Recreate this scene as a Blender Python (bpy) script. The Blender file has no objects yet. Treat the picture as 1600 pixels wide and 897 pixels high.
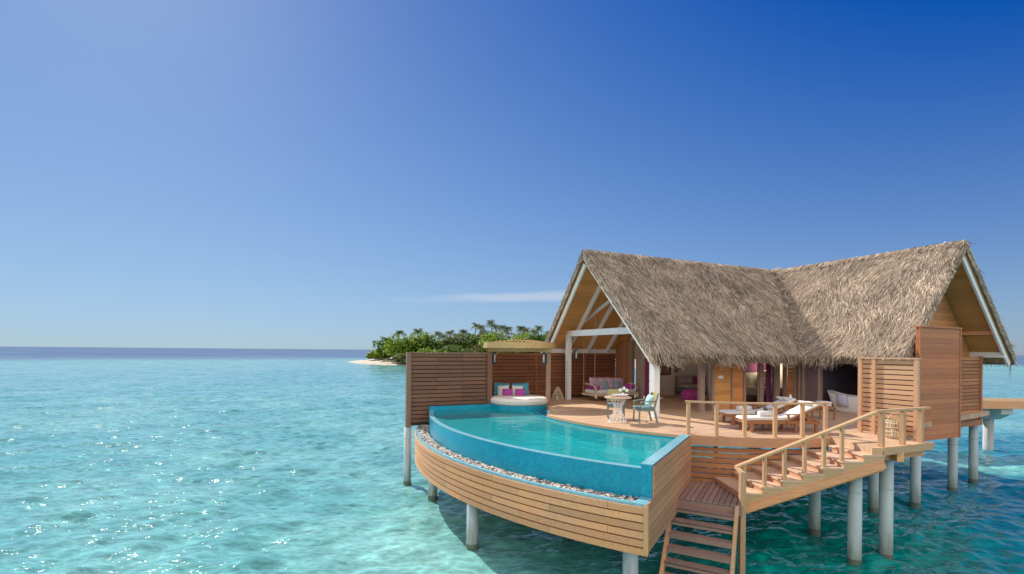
import bpy, math, random
import numpy as np
from mathutils import Vector, Matrix

random.seed(7)
rng = np.random.default_rng(7)
R = math.radians
scene = bpy.context.scene
COL = scene.collection

# ------------------------------------------------------------------ camera
CAMZ = 4.8           # camera height above the water
D = 2.7              # height of the villa deck above the water
cam_d = bpy.data.cameras.new('camera')
cam = bpy.data.objects.new('camera', cam_d)
COL.objects.link(cam)
cam_d.sensor_width = 36.0
cam_d.lens = 17.46
cam_d.shift_y = 0.0622
cam_d.clip_start = 0.1
cam_d.clip_end = 30000
cam.matrix_world = Matrix.Translation((0, 0, CAMZ)) @ Matrix.Rotation(R(90), 4, 'X') @ Matrix.Rotation(R(0.5), 4, 'Z')
scene.camera = cam

# ------------------------------------------------------------------ light
SUN_AZ = R(40)       # degrees to the left of the viewing direction
SUN_EL = R(38)
sun_dir = Vector((-math.sin(SUN_AZ) * math.cos(SUN_EL), math.cos(SUN_AZ) * math.cos(SUN_EL), math.sin(SUN_EL)))
sl = bpy.data.lights.new('sun', 'SUN')
sl.energy = 3.0
sl.angle = R(0.55)
sl.color = (1.0, 0.93, 0.82)
so = bpy.data.objects.new('sun', sl)
so.rotation_euler = (-sun_dir).to_track_quat('-Z', 'Y').to_euler()
COL.objects.link(so)

world = bpy.data.worlds.new('World')
scene.world = world
world.use_nodes = True
wn, wl = world.node_tree.nodes, world.node_tree.links
wn.clear()
w_out = wn.new('ShaderNodeOutputWorld')
w_bg = wn.new('ShaderNodeBackground')
w_bg.inputs['Strength'].default_value = 0.15
sky = wn.new('ShaderNodeTexSky')
sky.sky_type = 'NISHITA'
sky.sun_disc = False
sky.sun_elevation = SUN_EL
sky.sun_rotation = -SUN_AZ
sky.altitude = 0
sky.air_density = 1.0
sky.dust_density = 0.2
sky.ozone_density = 2.5
def wmath(op, a, b=None, c=None, clamp=False):
    n = wn.new('ShaderNodeMath'); n.operation = op; n.use_clamp = clamp
    for i, v in enumerate((a, b, c)):
        if v is None: continue
        if isinstance(v, (int, float)): n.inputs[i].default_value = v
        else: wl.new(v, n.inputs[i])
    return n.outputs[0]
# response curve: deepens the zenith and holds back the glow round the sun
EXPO = 0.9
SKYGAIN = 1 / (0.15 * 2 ** EXPO)
sx_ = wn.new('ShaderNodeSeparateColor'); wl.new(sky.outputs[0], sx_.inputs[0])
ch = []
for i, (off, k, half) in enumerate(((0.172, 0.575, 0.60), (0.213, 0.89, 0.76), (0.11, 1.22, 0.78))):
    y_ = wmath('MAXIMUM', wmath('SUBTRACT', wmath('MULTIPLY', sx_.outputs[i], 0.15), off), 0.004)
    ch.append(wmath('MULTIPLY', wmath('DIVIDE', y_, wmath('ADD', y_, half)), k * SKYGAIN))
hsv = wn.new('ShaderNodeCombineColor')
for i in range(3): wl.new(ch[i], hsv.inputs[i])
# one thin wisp of cloud low over the island
tc = wn.new('ShaderNodeTexCoord')
sp = wn.new('ShaderNodeSeparateXYZ')
wl.new(tc.outputs['Generated'], sp.inputs[0])
yy = wmath('MAXIMUM', sp.outputs[1], 0.02)
pp = wmath('DIVIDE', sp.outputs[0], yy)
qq = wmath('DIVIDE', sp.outputs[2], yy)
cn = wn.new('ShaderNodeTexNoise')
cv = wn.new('ShaderNodeCombineXYZ')
wl.new(wmath('MULTIPLY', pp, 9.0), cv.inputs[0])
wl.new(wmath('MULTIPLY', qq, 45.0), cv.inputs[1])
wl.new(cv.outputs[0], cn.inputs['Vector'])
cn.inputs['Scale'].default_value = 1.0
cn.inputs['Detail'].default_value = 5
dx = wmath('DIVIDE', wmath('SUBTRACT', pp, 0.07), 0.34)
qm = wmath('ADD', 0.1075, wmath('MULTIPLY', pp, 0.03))
dq = wmath('DIVIDE', wmath('SUBTRACT', qq, qm), 0.0125)
rr = wmath('SQRT', wmath('ADD', wmath('POWER', wmath('ABSOLUTE', dx), 2.0), wmath('POWER', wmath('ABSOLUTE', dq), 2.0)))
cm = wmath('SUBTRACT', wmath('ADD', 1.0, wmath('MULTIPLY', wmath('SUBTRACT', cn.outputs['Fac'], 0.5), 1.1)), rr)
cm = wmath('MULTIPLY', wmath('MULTIPLY', cm, 1.6, clamp=True), 0.36)
cmix = wn.new('ShaderNodeMix'); cmix.data_type = 'RGBA'
wl.new(cm, cmix.inputs[0])
wl.new(hsv.outputs[0], cmix.inputs[6])
cmix.inputs[7].default_value = (.78 * SKYGAIN, .79 * SKYGAIN, .84 * SKYGAIN, 1)
# unseen bright clouds added behind the camera to fill the shaded fronts
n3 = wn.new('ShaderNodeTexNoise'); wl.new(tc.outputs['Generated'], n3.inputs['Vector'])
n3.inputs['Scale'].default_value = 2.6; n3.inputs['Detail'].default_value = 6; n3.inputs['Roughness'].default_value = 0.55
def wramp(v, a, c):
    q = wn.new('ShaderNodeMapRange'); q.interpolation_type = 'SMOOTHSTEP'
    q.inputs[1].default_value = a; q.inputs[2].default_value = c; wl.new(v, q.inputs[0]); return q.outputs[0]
fill_clouds = wmath('MULTIPLY', wramp(wmath('MULTIPLY', sp.outputs[1], -1.0), 0.05, 0.35), wramp(sp.outputs[2], 0.0, 0.12))
fill_clouds = wmath('MULTIPLY', fill_clouds, wramp(n3.outputs['Fac'], 0.33, 0.52))
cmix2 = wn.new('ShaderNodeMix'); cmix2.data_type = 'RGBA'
wl.new(fill_clouds, cmix2.inputs[0]); wl.new(cmix.outputs[2], cmix2.inputs[6])
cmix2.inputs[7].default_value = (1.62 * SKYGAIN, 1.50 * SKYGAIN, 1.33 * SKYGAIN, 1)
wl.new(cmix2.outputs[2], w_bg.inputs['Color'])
wl.new(w_bg.outputs[0], w_out.inputs[0])

scene.view_settings.view_transform = 'Standard'
scene.view_settings.look = 'None'
scene.view_settings.exposure = EXPO
scene.view_settings.gamma = 1
scene.view_settings.use_curve_mapping = False
scene.cycles.use_denoising = True
scene.cycles.max_bounces = 12
scene.cycles.diffuse_bounces = 6
scene.cycles.transparent_max_bounces = 12
scene.cycles.caustics_reflective = False
scene.cycles.caustics_refractive = False
scene.cycles.sample_clamp_indirect = 3
scene.cycles.sample_clamp_direct = 4.5

# ------------------------------------------------------------------ helpers
TH = R(24.5)         # the villa's axes: a runs along the long roof ridge, b goes back from it
HM = Matrix.Translation((0, 0, D)) @ Matrix.Rotation(TH, 4, 'Z')
WM = Matrix.Translation((0, 0, D))
ID = Matrix.Identity(4)
CT, ST = math.cos(TH), math.sin(TH)
def Hw(a, b, z=0.0):
    return Vector((a * CT - b * ST, a * ST + b * CT, z + D))

ROOT = {}
def tag(o, label=None, cat=None, group=None, kind=None):
    if label: o['label'] = label
    if cat: o['category'] = cat
    if group: o['group'] = group
    if kind: o['kind'] = kind
    return o
def thing(name, label, cat, loc=(0, 0, 0), rz=0.0, group=None):
    o = bpy.data.objects.new(name, None)
    o.empty_display_size = 0.2
    o.location = loc
    o.rotation_euler = (0, 0, rz)
    COL.objects.link(o)
    ROOT[o.name] = Matrix.Translation(loc) @ Matrix.Rotation(rz, 4, 'Z')
    return tag(o, label, cat, group)
def htHing(name, label, cat, a, b, z=0.0, group=None):
    return thing(name, label, cat, Hw(a, b, z), TH, group)
def parent_matrix(p):
    if p is None: return ID
    if p.name in ROOT: return ROOT[p.name]
    return parent_matrix(p.parent)

class MB:
    """collects shapes (coordinates given in frame M) and links them as ONE mesh object"""
    def __init__(self, M=ID):
        self.M = M; self.v = []; self.f = []; self.mi = []; self.cur = 0
    def add(self, vs, fs, X=None):
        k = len(self.v)
        if X is not None: vs = [X @ Vector(p) for p in vs]
        self.v.extend(Vector(p) for p in vs)
        self.f.extend(tuple(k + i for i in q) for q in fs)
        self.mi.extend([self.cur] * len(fs))
        return self
    def box(self, x0, x1, y0, y1, z0, z1, X=None):
        vs = [(x0, y0, z0), (x1, y0, z0), (x1, y1, z0), (x0, y1, z0), (x0, y0, z1), (x1, y0, z1), (x1, y1, z1), (x0, y1, z1)]
        fs = [(0, 3, 2, 1), (4, 5, 6, 7), (0, 1, 5, 4), (1, 2, 6, 5), (2, 3, 7, 6), (3, 0, 4, 7)]
        return self.add(vs, fs, X)
    def beam(self, p, q, w, h, up=(0, 0, 1)):
        p, q = Vector(p), Vector(q)
        d = (q - p).normalized()
        up = Vector(up)
        s = d.cross(up)
        if s.length < 1e-4: s = d.cross(Vector((1, 0, 0)))
        s.normalize(); u = s.cross(d)
        vs = []
        for c in (p, q):
            for (i, j) in ((-1, -1), (1, -1), (1, 1), (-1, 1)):
                vs.append(c + s * (i * w / 2) + u * (j * h / 2))
        fs = [(0, 1, 2, 3), (7, 6, 5, 4), (0, 4, 5, 1), (1, 5, 6, 2), (2, 6, 7, 3), (3, 7, 4, 0)]
        return self.add(vs, fs)
    def cyl(self, p, q, r0, r1=None, n=16, cap=True):
        r1 = r0 if r1 is None else r1
        p, q = Vector(p), Vector(q)
        d = (q - p).normalized()
        s = d.cross(Vector((0, 0, 1)))
        if s.length < 1e-4: s = Vector((1, 0, 0))
        s.normalize(); u = d.cross(s)
        vs = []
        for c, r in ((p, r0), (q, r1)):
            for i in range(n):
                t = 2 * math.pi * i / n
                vs.append(c + s * (r * math.cos(t)) + u * (r * math.sin(t)))
        fs = [(i, (i + 1) % n, n + (i + 1) % n, n + i) for i in range(n)]
        if cap: fs += [tuple(range(n))[::-1], tuple(range(n, 2 * n))]
        return self.add(vs, fs)
    def tube(self, pts, r, n=8, closed=False):
        pts = [Vector(p) for p in pts]
        m = len(pts); vs = []; fs = []
        for i, p in enumerate(pts):
            a = pts[(i - 1) % m] if (closed or i > 0) else p
            b = pts[(i + 1) % m] if (closed or i < m - 1) else p
            d = (b - a).normalized()
            s = d.cross(Vector((0, 0, 1)))
            if s.length < 1e-3: s = Vector((1, 0, 0))
            s.normalize(); u = d.cross(s)
            rr = r[i] if isinstance(r, (list, tuple)) else r
            for k in range(n):
                t = 2 * math.pi * k / n
                vs.append(p + s * (rr * math.cos(t)) + u * (rr * math.sin(t)))
        for i in range(m if closed else m - 1):
            j = (i + 1) % m
            for k in range(n):
                fs.append((i * n + k, i * n + (k + 1) % n, j * n + (k + 1) % n, j * n + k))
        if not closed: fs += [tuple(range(n))[::-1], tuple((m - 1) * n + k for k in range(n))]
        return self.add(vs, fs)
    def lathe(self, prof, c=(0, 0, 0), n=24, sx=1.0, sy=1.0):
        vs = []; fs = []; m = len(prof)
        for (r, z) in prof:
            for k in range(n):
                t = 2 * math.pi * k / n
                vs.append((c[0] + r * sx * math.cos(t), c[1] + r * sy * math.sin(t), c[2] + z))
        for i in range(m - 1):
            for k in range(n):
                fs.append((i * n + k, i * n + (k + 1) % n, (i + 1) * n + (k + 1) % n, (i + 1) * n + k))
        fs += [tuple(range(n))[::-1], tuple((m - 1) * n + k for k in range(n))]
        return self.add(vs, fs)
    def prism(self, poly, z0, z1):
        n = len(poly)
        vs = [(p[0], p[1], z0) for p in poly] + [(p[0], p[1], z1) for p in poly]
        fs = [tuple(range(n))[::-1], tuple(range(n, 2 * n))] + [(i, (i + 1) % n, n + (i + 1) % n, n + i) for i in range(n)]
        return self.add(vs, fs)
    def ring(self, c, r0, r1, t0, t1, z0, z1, n=60):
        """a curved block: ring sector between radii r0 < r1 and angles t0 < t1 (degrees)"""
        vs = []; fs = []
        for i in range(n + 1):
            t = R(t0 + (t1 - t0) * i / n)
            co, si = math.cos(t), math.sin(t)
            for (r, z) in ((r0, z0), (r1, z0), (r1, z1), (r0, z1)):
                vs.append((c[0] + r * co, c[1] + r * si, z))
        for i in range(n):
            for k in range(4):
                l = (k + 1) % 4
                fs.append((i * 4 + k, i * 4 + l, (i + 1) * 4 + l, (i + 1) * 4 + k))
        fs += [(0, 3, 2, 1), (n * 4, n * 4 + 1, n * 4 + 2, n * 4 + 3)]
        return self.add(vs, fs)
    def pillow(self, w, h, t, X=None, n=9, flange=0.0, e=3.0):
        """soft square cushion standing in the local xz plane, thickness along y"""
        vs = []; fs = []
        for s in (-1, 1):
            for i in range(n):
                for j in range(n):
                    u, v = -1 + 2 * i / (n - 1), -1 + 2 * j / (n - 1)
                    k = max(0.0, (1 - abs(u) ** e)) ** 0.55 * max(0.0, (1 - abs(v) ** e)) ** 0.55
                    pin = 1 - 0.07 * (1 - abs(u * v)) * (abs(u) ** 3 + abs(v) ** 3) / 2
                    vs.append((u * w / 2 * pin, s * t / 2 * k, v * h / 2 * pin))
        o = n * n
        for i in range(n - 1):
            for j in range(n - 1):
                q = (i * n + j, (i + 1) * n + j, (i + 1) * n + j + 1, i * n + j + 1)
                fs.append(q); fs.append(tuple(o + k for k in q[::-1]))
        return self.add(vs, fs, X)
    def rbox(self, x0, x1, y0, y1, z0, z1, r=0.05, X=None):
        """box with rounded edges"""
        n = 3; vs = []; fs = []
        cx, cy, cz = (x0 + x1) / 2, (y0 + y1) / 2, (z0 + z1) / 2
        hx, hy, hz = (x1 - x0) / 2, (y1 - y0) / 2, (z1 - z0) / 2
        r = min(r, hx * .98, hy * .98, hz * .98)
        ang = [-90, -60, -30, 0, 0, 30, 60, 90]
        lon = []
        for qd in range(4):
            for s in range(n + 1): lon.append((qd, qd * 90 + s * 90 / n))
        sgn = [(1, 1), (-1, 1), (-1, -1), (1, -1)]
        for li, la in enumerate(ang):
            zc = (-1 if li < 4 else 1) * (hz - r)
            for qd, lo in lon:
                vs.append((cx + sgn[qd][0] * (hx - r) + r * math.cos(R(la)) * math.cos(R(lo)),
                           cy + sgn[qd][1] * (hy - r) + r * math.cos(R(la)) * math.sin(R(lo)),
                           cz + zc + r * math.sin(R(la))))
        m = len(lon)
        for i in range(len(ang) - 1):
            for k in range(m):
                fs.append((i * m + k, i * m + (k + 1) % m, (i + 1) * m + (k + 1) % m, (i + 1) * m + k))
        fs += [tuple(range(m))[::-1], tuple((len(ang) - 1) * m + k for k in range(m))]
        return self.add(vs, fs, X)
    def build(self, name, mat, parent=None, smooth=False, local=False):
        me = bpy.data.meshes.new(name)
        T = self.M if local else parent_matrix(parent).inverted() @ self.M
        me.from_pydata([tuple(T @ p) for p in self.v], [], self.f)
        for m in (mat if isinstance(mat, (list, tuple)) else [mat]): me.materials.append(m)
        if any(self.mi): me.polygons.foreach_set('material_index', self.mi)
        if smooth: me.polygons.foreach_set('use_smooth', [True] * len(me.polygons))
        me.update()
        o = bpy.data.objects.new(name, me)
        COL.objects.link(o)
        if parent is not None: o.parent = parent
        return o
def copy_tree(o, parent=None):
    c = o.copy(); COL.objects.link(c)
    if parent is not None: c.parent = parent
    for ch in list(o.children): copy_tree(ch, c)
    return c
def place(o, loc, rz):
    o.location = loc; o.rotation_euler = (0, 0, rz)
    ROOT[o.name] = Matrix.Translation(loc) @ Matrix.Rotation(rz, 4, 'Z')
    return o

# ------------------------------------------------------------------ materials
def new_mat(name):
    m = bpy.data.materials.new(name); m.use_nodes = True
    nt = m.node_tree
    return m, nt.nodes, nt.links, nt.nodes['Principled BSDF']
def c4(c): return (c[0], c[1], c[2], 1)
def scale(c, k): return tuple(min(1.0, x * k) for x in c)

def soft(name, col, rough=0.7, var=0.12, nscale=6.0, bump=0.0, bscale=40.0, island=0.0, spec=0.5, stretch=(1, 1, 1), weather=0.0):
    """a plain surface with gentle mottling, optional bump, optional change from piece to piece"""
    m, n, l, b = new_mat(name)
    tc = n.new('ShaderNodeTexCoord'); mp = n.new('ShaderNodeMapping'); mp.inputs['Scale'].default_value = stretch
    l.new(tc.outputs['Object'], mp.inputs[0])
    nz = n.new('ShaderNodeTexNoise'); nz.inputs['Scale'].default_value = nscale; nz.inputs['Detail'].default_value = 6
    nz.inputs['Roughness'].default_value = 0.65
    l.new(mp.outputs[0], nz.inputs['Vector'])
    mr = n.new('ShaderNodeMapRange'); mr.inputs[1].default_value = 0.25; mr.inputs[2].default_value = 0.75
    mr.inputs[3].default_value = 1 - var; mr.inputs[4].default_value = 1 + var
    l.new(nz.outputs['Fac'], mr.inputs[0])
    val = mr.outputs[0]
    if island > 0:
        ge = n.new('ShaderNodeNewGeometry')
        m2 = n.new('ShaderNodeMapRange'); m2.inputs[3].default_value = 1 - island; m2.inputs[4].default_value = 1 + island
        l.new(ge.outputs['Random Per Island'], m2.inputs[0])
        mu = n.new('ShaderNodeMath'); mu.operation = 'MULTIPLY'
        l.new(val, mu.inputs[0]); l.new(m2.outputs[0], mu.inputs[1]); val = mu.outputs[0]
    hs = n.new('ShaderNodeHueSaturation'); hs.inputs['Color'].default_value = c4(col)
    l.new(val, hs.inputs['Value'])
    if island > 0:
        m3 = n.new('ShaderNodeMapRange'); m3.inputs[3].default_value = 0.5 - island * 0.03; m3.inputs[4].default_value = 0.5 + island * 0.02
        wv = n.new('ShaderNodeTexWhiteNoise'); wv.noise_dimensions = '1D'
        l.new(ge.outputs['Random Per Island'], wv.inputs['W']); l.new(wv.outputs['Value'], m3.inputs[0]); l.new(m3.outputs[0], hs.inputs['Hue'])
    if weather > 0:
        nw = n.new('ShaderNodeTexNoise'); nw.inputs['Scale'].default_value = 1.1; nw.inputs['Detail'].default_value = 7; nw.inputs['Roughness'].default_value = 0.7
        l.new(tc.outputs['Object'], nw.inputs['Vector'])
        mw = n.new('ShaderNodeMapRange'); mw.inputs[1].default_value = 0.42; mw.inputs[2].default_value = 0.72; mw.inputs[4].default_value = weather
        l.new(nw.outputs['Fac'], mw.inputs[0])
        mxw = n.new('ShaderNodeMix'); mxw.data_type = 'RGBA'; l.new(mw.outputs[0], mxw.inputs[0]); l.new(hs.outputs[0], mxw.inputs[6])
        g_ = 0.3 * col[0] + 0.5 * col[1] + 0.2 * col[2]
        mxw.inputs[7].default_value = (g_ * .80, g_ * .74, g_ * .66, 1)
        l.new(mxw.outputs[2], b.inputs['Base Color'])
    else:
        l.new(hs.outputs[0], b.inputs['Base Color'])
    b.inputs['Roughness'].default_value = rough
    b.inputs['Specular IOR Level'].default_value = spec
    if bump > 0:
        n2 = n.new('ShaderNodeTexNoise'); n2.inputs['Scale'].default_value = bscale; n2.inputs['Detail'].default_value = 4
        l.new(mp.outputs[0], n2.inputs['Vector'])
        bp = n.new('ShaderNodeBump'); bp.inputs['Strength'].default_value = bump; bp.inputs['Distance'].default_value = 0.02
        l.new(n2.outputs['Fac'], bp.inputs['Height']); l.new(bp.outputs[0], b.inputs['Normal'])
    return m

def wood(name, col, rough=0.6, island=0.16, var=0.2, grain=(1.2, 14, 14), spec=0.35, weather=0.3):
    return soft(name, col, rough, var, 2.2, 0.25, 6.0, island, spec, grain, weather)

def planks(name, col, ang, width, gap=0.03, rough=0.62, var=0.16, spec=0.35):
    """boards laid at world angle ang over a large sheet: each board its own shade, dark joints, grain along it"""
    m, n, l, b = new_mat(name)
    tc = n.new('ShaderNodeTexCoord'); mp = n.new('ShaderNodeMapping'); mp.inputs['Rotation'].default_value = (0, 0, -ang)
    l.new(tc.outputs['Object'], mp.inputs[0])
    sp = n.new('ShaderNodeSeparateXYZ'); l.new(mp.outputs[0], sp.inputs[0])
    def mth(op, a, bb=None):
        q = n.new('ShaderNodeMath'); q.operation = op
        for i, v in enumerate((a, bb)):
            if v is None: continue
            if isinstance(v, (int, float)): q.inputs[i].default_value = v
            else: l.new(v, q.inputs[i])
        return q.outputs[0]
    t = mth('DIVIDE', sp.outputs[1], width)
    idx = mth('FLOOR', t); fr = mth('FRACT', t)
    joff = n.new('ShaderNodeTexWhiteNoise'); joff.noise_dimensions = '1D'; l.new(idx, joff.inputs['W'])
    sx = mth('DIVIDE', mth('ADD', sp.outputs[0], mth('MULTIPLY', joff.outputs[0], 2.4)), 2.4)
    seg = mth('FLOOR', sx)
    wnz = n.new('ShaderNodeTexWhiteNoise'); wnz.noise_dimensions = '2D'
    cb = n.new('ShaderNodeCombineXYZ'); l.new(idx, cb.inputs[0]); l.new(seg, cb.inputs[1]); l.new(cb.outputs[0], wnz.inputs['Vector'])
    nz = n.new('ShaderNodeTexNoise'); nz.inputs['Scale'].default_value = 1.0; nz.inputs['Detail'].default_value = 6
    cg = n.new('ShaderNodeCombineXYZ')
    l.new(mth('MULTIPLY', sp.outputs[0], 2.0), cg.inputs[0]); l.new(mth('MULTIPLY', sp.outputs[1], 30.0), cg.inputs[1]); l.new(mth('MULTIPLY', idx, 3.7), cg.inputs[2])
    l.new(cg.outputs[0], nz.inputs['Vector'])
    nb = n.new('ShaderNodeTexNoise'); nb.inputs['Scale'].default_value = 0.6; nb.inputs['Detail'].default_value = 5; l.new(tc.outputs['Object'], nb.inputs['Vector'])
    v = mth('ADD', mth('ADD', 1 - var * 1.3, mth('MULTIPLY', wnz.outputs[0], var * 1.2)), mth('MULTIPLY', mth('SUBTRACT', nz.outputs['Fac'], 0.5), 0.5))
    v = mth('ADD', v, mth('MULTIPLY', mth('SUBTRACT', nb.outputs['Fac'], 0.5), 0.5))
    e = mth('MINIMUM', fr, mth('SUBTRACT', 1.0, fr))
    g = n.new('ShaderNodeMapRange'); g.inputs[1].default_value = gap * 0.5; g.inputs[2].default_value = gap; g.inputs[3].default_value = 0.3; g.inputs[4].default_value = 1.0
    l.new(e, g.inputs[0])
    hs = n.new('ShaderNodeHueSaturation'); hs.inputs['Color'].default_value = c4(col)
    l.new(mth('MULTIPLY', v, g.outputs[0]), hs.inputs['Value'])
    l.new(hs.outputs[0], b.inputs['Base Color'])
    b.inputs['Roughness'].default_value = rough; b.inputs['Specular IOR Level'].default_value = spec
    bp = n.new('ShaderNodeBump'); bp.inputs['Strength'].default_value = 0.6; bp.inputs['Distance'].default_value = 0.01
    l.new(g.outputs[0], bp.inputs['Height']); l.new(bp.outputs[0], b.inputs['Normal'])
    return m

def tiles(name, col, size=0.05, rough=0.25, var=0.25, alt=None):
    """small mosaic tiles: every tile its own shade, paler grout"""
    m, n, l, b = new_mat(name)
    tc = n.new('ShaderNodeTexCoord')
    vs = n.new('ShaderNodeVectorMath'); vs.operation = 'SCALE'; vs.inputs['Scale'].default_value = 1 / size
    l.new(tc.outputs['Object'], vs.inputs[0])
    fl = n.new('ShaderNodeVectorMath'); fl.operation = 'FLOOR'; l.new(vs.outputs[0], fl.inputs[0])
    wnz = n.new('ShaderNodeTexWhiteNoise'); wnz.noise_dimensions = '3D'; l.new(fl.outputs[0], wnz.inputs['Vector'])
    nz = n.new('ShaderNodeTexNoise'); nz.inputs['Scale'].default_value = 1.6; nz.inputs['Detail'].default_value = 5; l.new(tc.outputs['Object'], nz.inputs['Vector'])
    ad = n.new('ShaderNodeMath'); ad.operation = 'MULTIPLY_ADD'; l.new(wnz.outputs[0], ad.inputs[0]); ad.inputs[1].default_value = 0.6
    mm = n.new('ShaderNodeMath'); mm.operation = 'MULTIPLY'; l.new(nz.outputs['Fac'], mm.inputs[0]); mm.inputs[1].default_value = 0.8
    l.new(mm.outputs[0], ad.inputs[2])
    mr = n.new('ShaderNodeMapRange'); mr.inputs[1].default_value = 0.2; mr.inputs[2].default_value = 1.1; mr.inputs[3].default_value = 1 - var; mr.inputs[4].default_value = 1 + var
    l.new(ad.outputs[0], mr.inputs[0])
    hs = n.new('ShaderNodeHueSaturation'); hs.inputs['Color'].default_value = c4(col); l.new(mr.outputs[0], hs.inputs['Value'])
    l.new(hs.outputs[0], b.inputs['Base Color'])
    b.inputs['Roughness'].default_value = rough
    return m

M = {}
M['deck'] = planks('deck_boards', (0.66, 0.44, 0.28), TH, 0.14)
M['landing'] = wood('landing_boards', (0.34, 0.22, 0.18), grain=(14, 1.2, 14))
M['teak'] = wood('teak', (0.50, 0.27, 0.145))
M['teak_v'] = wood('teak_upright', (0.50, 0.27, 0.145), grain=(14, 14, 1.2))
M['honey'] = wood('honey_teak', (0.74, 0.36, 0.165), island=0.16)
M['honey_v'] = wood('honey_teak_upright', (0.64, 0.35, 0.16), grain=(14, 14, 1.2), island=0.08)
M['fence'] = wood('dark_stained_slats', (0.215, 0.10, 0.06), island=0.16)
M['fence_red'] = wood('red_stained_slats', (0.30, 0.11, 0.05), island=0.14)
M['fence_post'] = wood('grey_brown_post', (0.24, 0.15, 0.10), grain=(14, 14, 1.2))
M['screen'] = wood('pale_teak_slats', (0.64, 0.375, 0.215), island=0.10)
M['tread'] = wood('stair_tread', (0.66, 0.45, 0.30), island=0.08)
M['riser'] = wood('stair_riser', (0.58, 0.33, 0.20), island=0.08)
M['box'] = wood('box_planks', (0.50, 0.20, 0.085), island=0.16)
M['wall_wood'] = wood('wall_planks', (0.44, 0.185, 0.075), island=0.22)
M['wall_orange'] = wood('orange_wall_planks', (0.66, 0.27, 0.085), island=0.15)
M['ceiling'] = wood('ceiling_planks', (0.64, 0.32, 0.10), island=0.15)
M['rail'] = wood('rail_wood', (0.55, 0.35, 0.19), island=0.10)
M['rail_v'] = wood('rail_post_wood', (0.55, 0.33, 0.18), island=0.10, grain=(14, 14, 1.2))
M['lounger'] = wood('lounger_teak', (0.36, 0.15, 0.055), island=0.12, rough=0.5)
M['white'] = soft('white_paint', (0.84, 0.85, 0.85), 0.5, 0.05, 3)
M['pale_wood'] = wood('bleached_frame', (0.36, 0.25, 0.20), island=0.06, grain=(14, 14, 1.2))
M['inner_wall'] = soft('white_inner_wall', (0.88, 0.85, 0.78), 0.8, 0.04, 2)
M['dark_room'] = soft('dark_plum_wall', (0.13, 0.11, 0.16), 0.7, 0.1, 2)
M['concrete'] = soft('grey_blue_stilt_paint', (0.42, 0.50, 0.53), 0.6, 0.14, 2.5, 0.2, 30, stretch=(1, 1, 0.35))
def stain_stilts():
    m = M['concrete']; n, l = m.node_tree.nodes, m.node_tree.links; b = n['Principled BSDF']
    src = b.inputs['Base Color'].links[0].from_socket
    tc = n.new('ShaderNodeTexCoord'); sp = n.new('ShaderNodeSeparateXYZ'); l.new(tc.outputs['Object'], sp.inputs[0])
    mp = n.new('ShaderNodeMapping'); mp.inputs['Scale'].default_value = (9, 9, 1.6); l.new(tc.outputs['Object'], mp.inputs[0])
    nz = n.new('ShaderNodeTexNoise'); nz.inputs['Scale'].default_value = 1.0; nz.inputs['Detail'].default_value = 5; l.new(mp.outputs[0], nz.inputs['Vector'])
    ma = n.new('ShaderNodeMath'); ma.operation = 'MULTIPLY_ADD'; l.new(nz.outputs['Fac'], ma.inputs[0]); ma.inputs[1].default_value = -1.1; l.new(sp.outputs[2], ma.inputs[2])
    mr = n.new('ShaderNodeMapRange'); mr.inputs[1].default_value = -D - 0.42; mr.inputs[2].default_value = -D + 0.05; mr.inputs[3].default_value = 0.75; mr.inputs[4].default_value = 0.0
    l.new(ma.outputs[0], mr.inputs[0])
    mx = n.new('ShaderNodeMix'); mx.data_type = 'RGBA'; l.new(mr.outputs[0], mx.inputs[0]); l.new(src, mx.inputs[6]); mx.inputs[7].default_value = (0.19, 0.22, 0.17, 1)
    l.new(mx.outputs[2], b.inputs['Base Color'])
stain_stilts()
M['stilt_dark'] = soft('stilt_concrete_sea_stained', (0.12, 0.15, 0.12), 0.7, 0.25, 6)
M['jetty_grey'] = soft('jetty_concrete', (0.46, 0.46, 0.46), 0.8, 0.12, 2.5, 0.2, 20)
M['cloth'] = soft('white_canvas', (0.78, 0.75, 0.70), 0.9, 0.05, 5, 0.2, 60)
M['towel'] = soft('white_towelling', (0.78, 0.74, 0.72), 0.95, 0.06, 20, 0.5, 90)
M['lavender'] = soft('lavender_towel', (0.58, 0.55, 0.72), 0.95, 0.08, 20, 0.4, 90)
M['magenta'] = soft('magenta_cloth', (0.26, 0.03, 0.15), 0.85, 0.12, 8)
M['purple'] = soft('purple_cloth', (0.40, 0.06, 0.32), 0.85, 0.15, 8)
M['aqua'] = soft('aqua_cloth', (0.07, 0.32, 0.44), 0.85, 0.25, 12)
M['pale_aqua'] = soft('pale_aqua_cloth', (0.42, 0.66, 0.68), 0.85, 0.1, 8)
M['lilac'] = soft('lilac_print_cloth', (0.60, 0.42, 0.52), 0.85, 0.3, 14)
M['greyblue'] = soft('grey_blue_print_cloth', (0.30, 0.36, 0.44), 0.85, 0.5, 22)
M['curtain'] = soft('beige_curtain', (0.40, 0.29, 0.25), 0.85, 0.1, 4, stretch=(14, 14, 1))
M['chair'] = soft('grey_green_chair_paint', (0.20, 0.25, 0.24), 0.5, 0.08, 6)
M['chair_seat'] = soft('teal_grey_seat', (0.16, 0.25, 0.28), 0.8, 0.1, 10)
M['weave'] = soft('olive_rattan_weave', (0.44, 0.36, 0.16), 0.75, 0.3, 60)
M['rattan'] = soft('pale_rattan', (0.62, 0.52, 0.36), 0.7, 0.2, 20, island=0.15)
M['rope'] = soft('rope', (0.50, 0.38, 0.24), 0.9, 0.2, 40)
M['black'] = soft('black_metal', (0.02, 0.02, 0.022), 0.4, 0.1, 6)
M['frosted'] = soft('frosted_glass', (0.82, 0.78, 0.74), 0.3, 0.03, 6)
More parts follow.
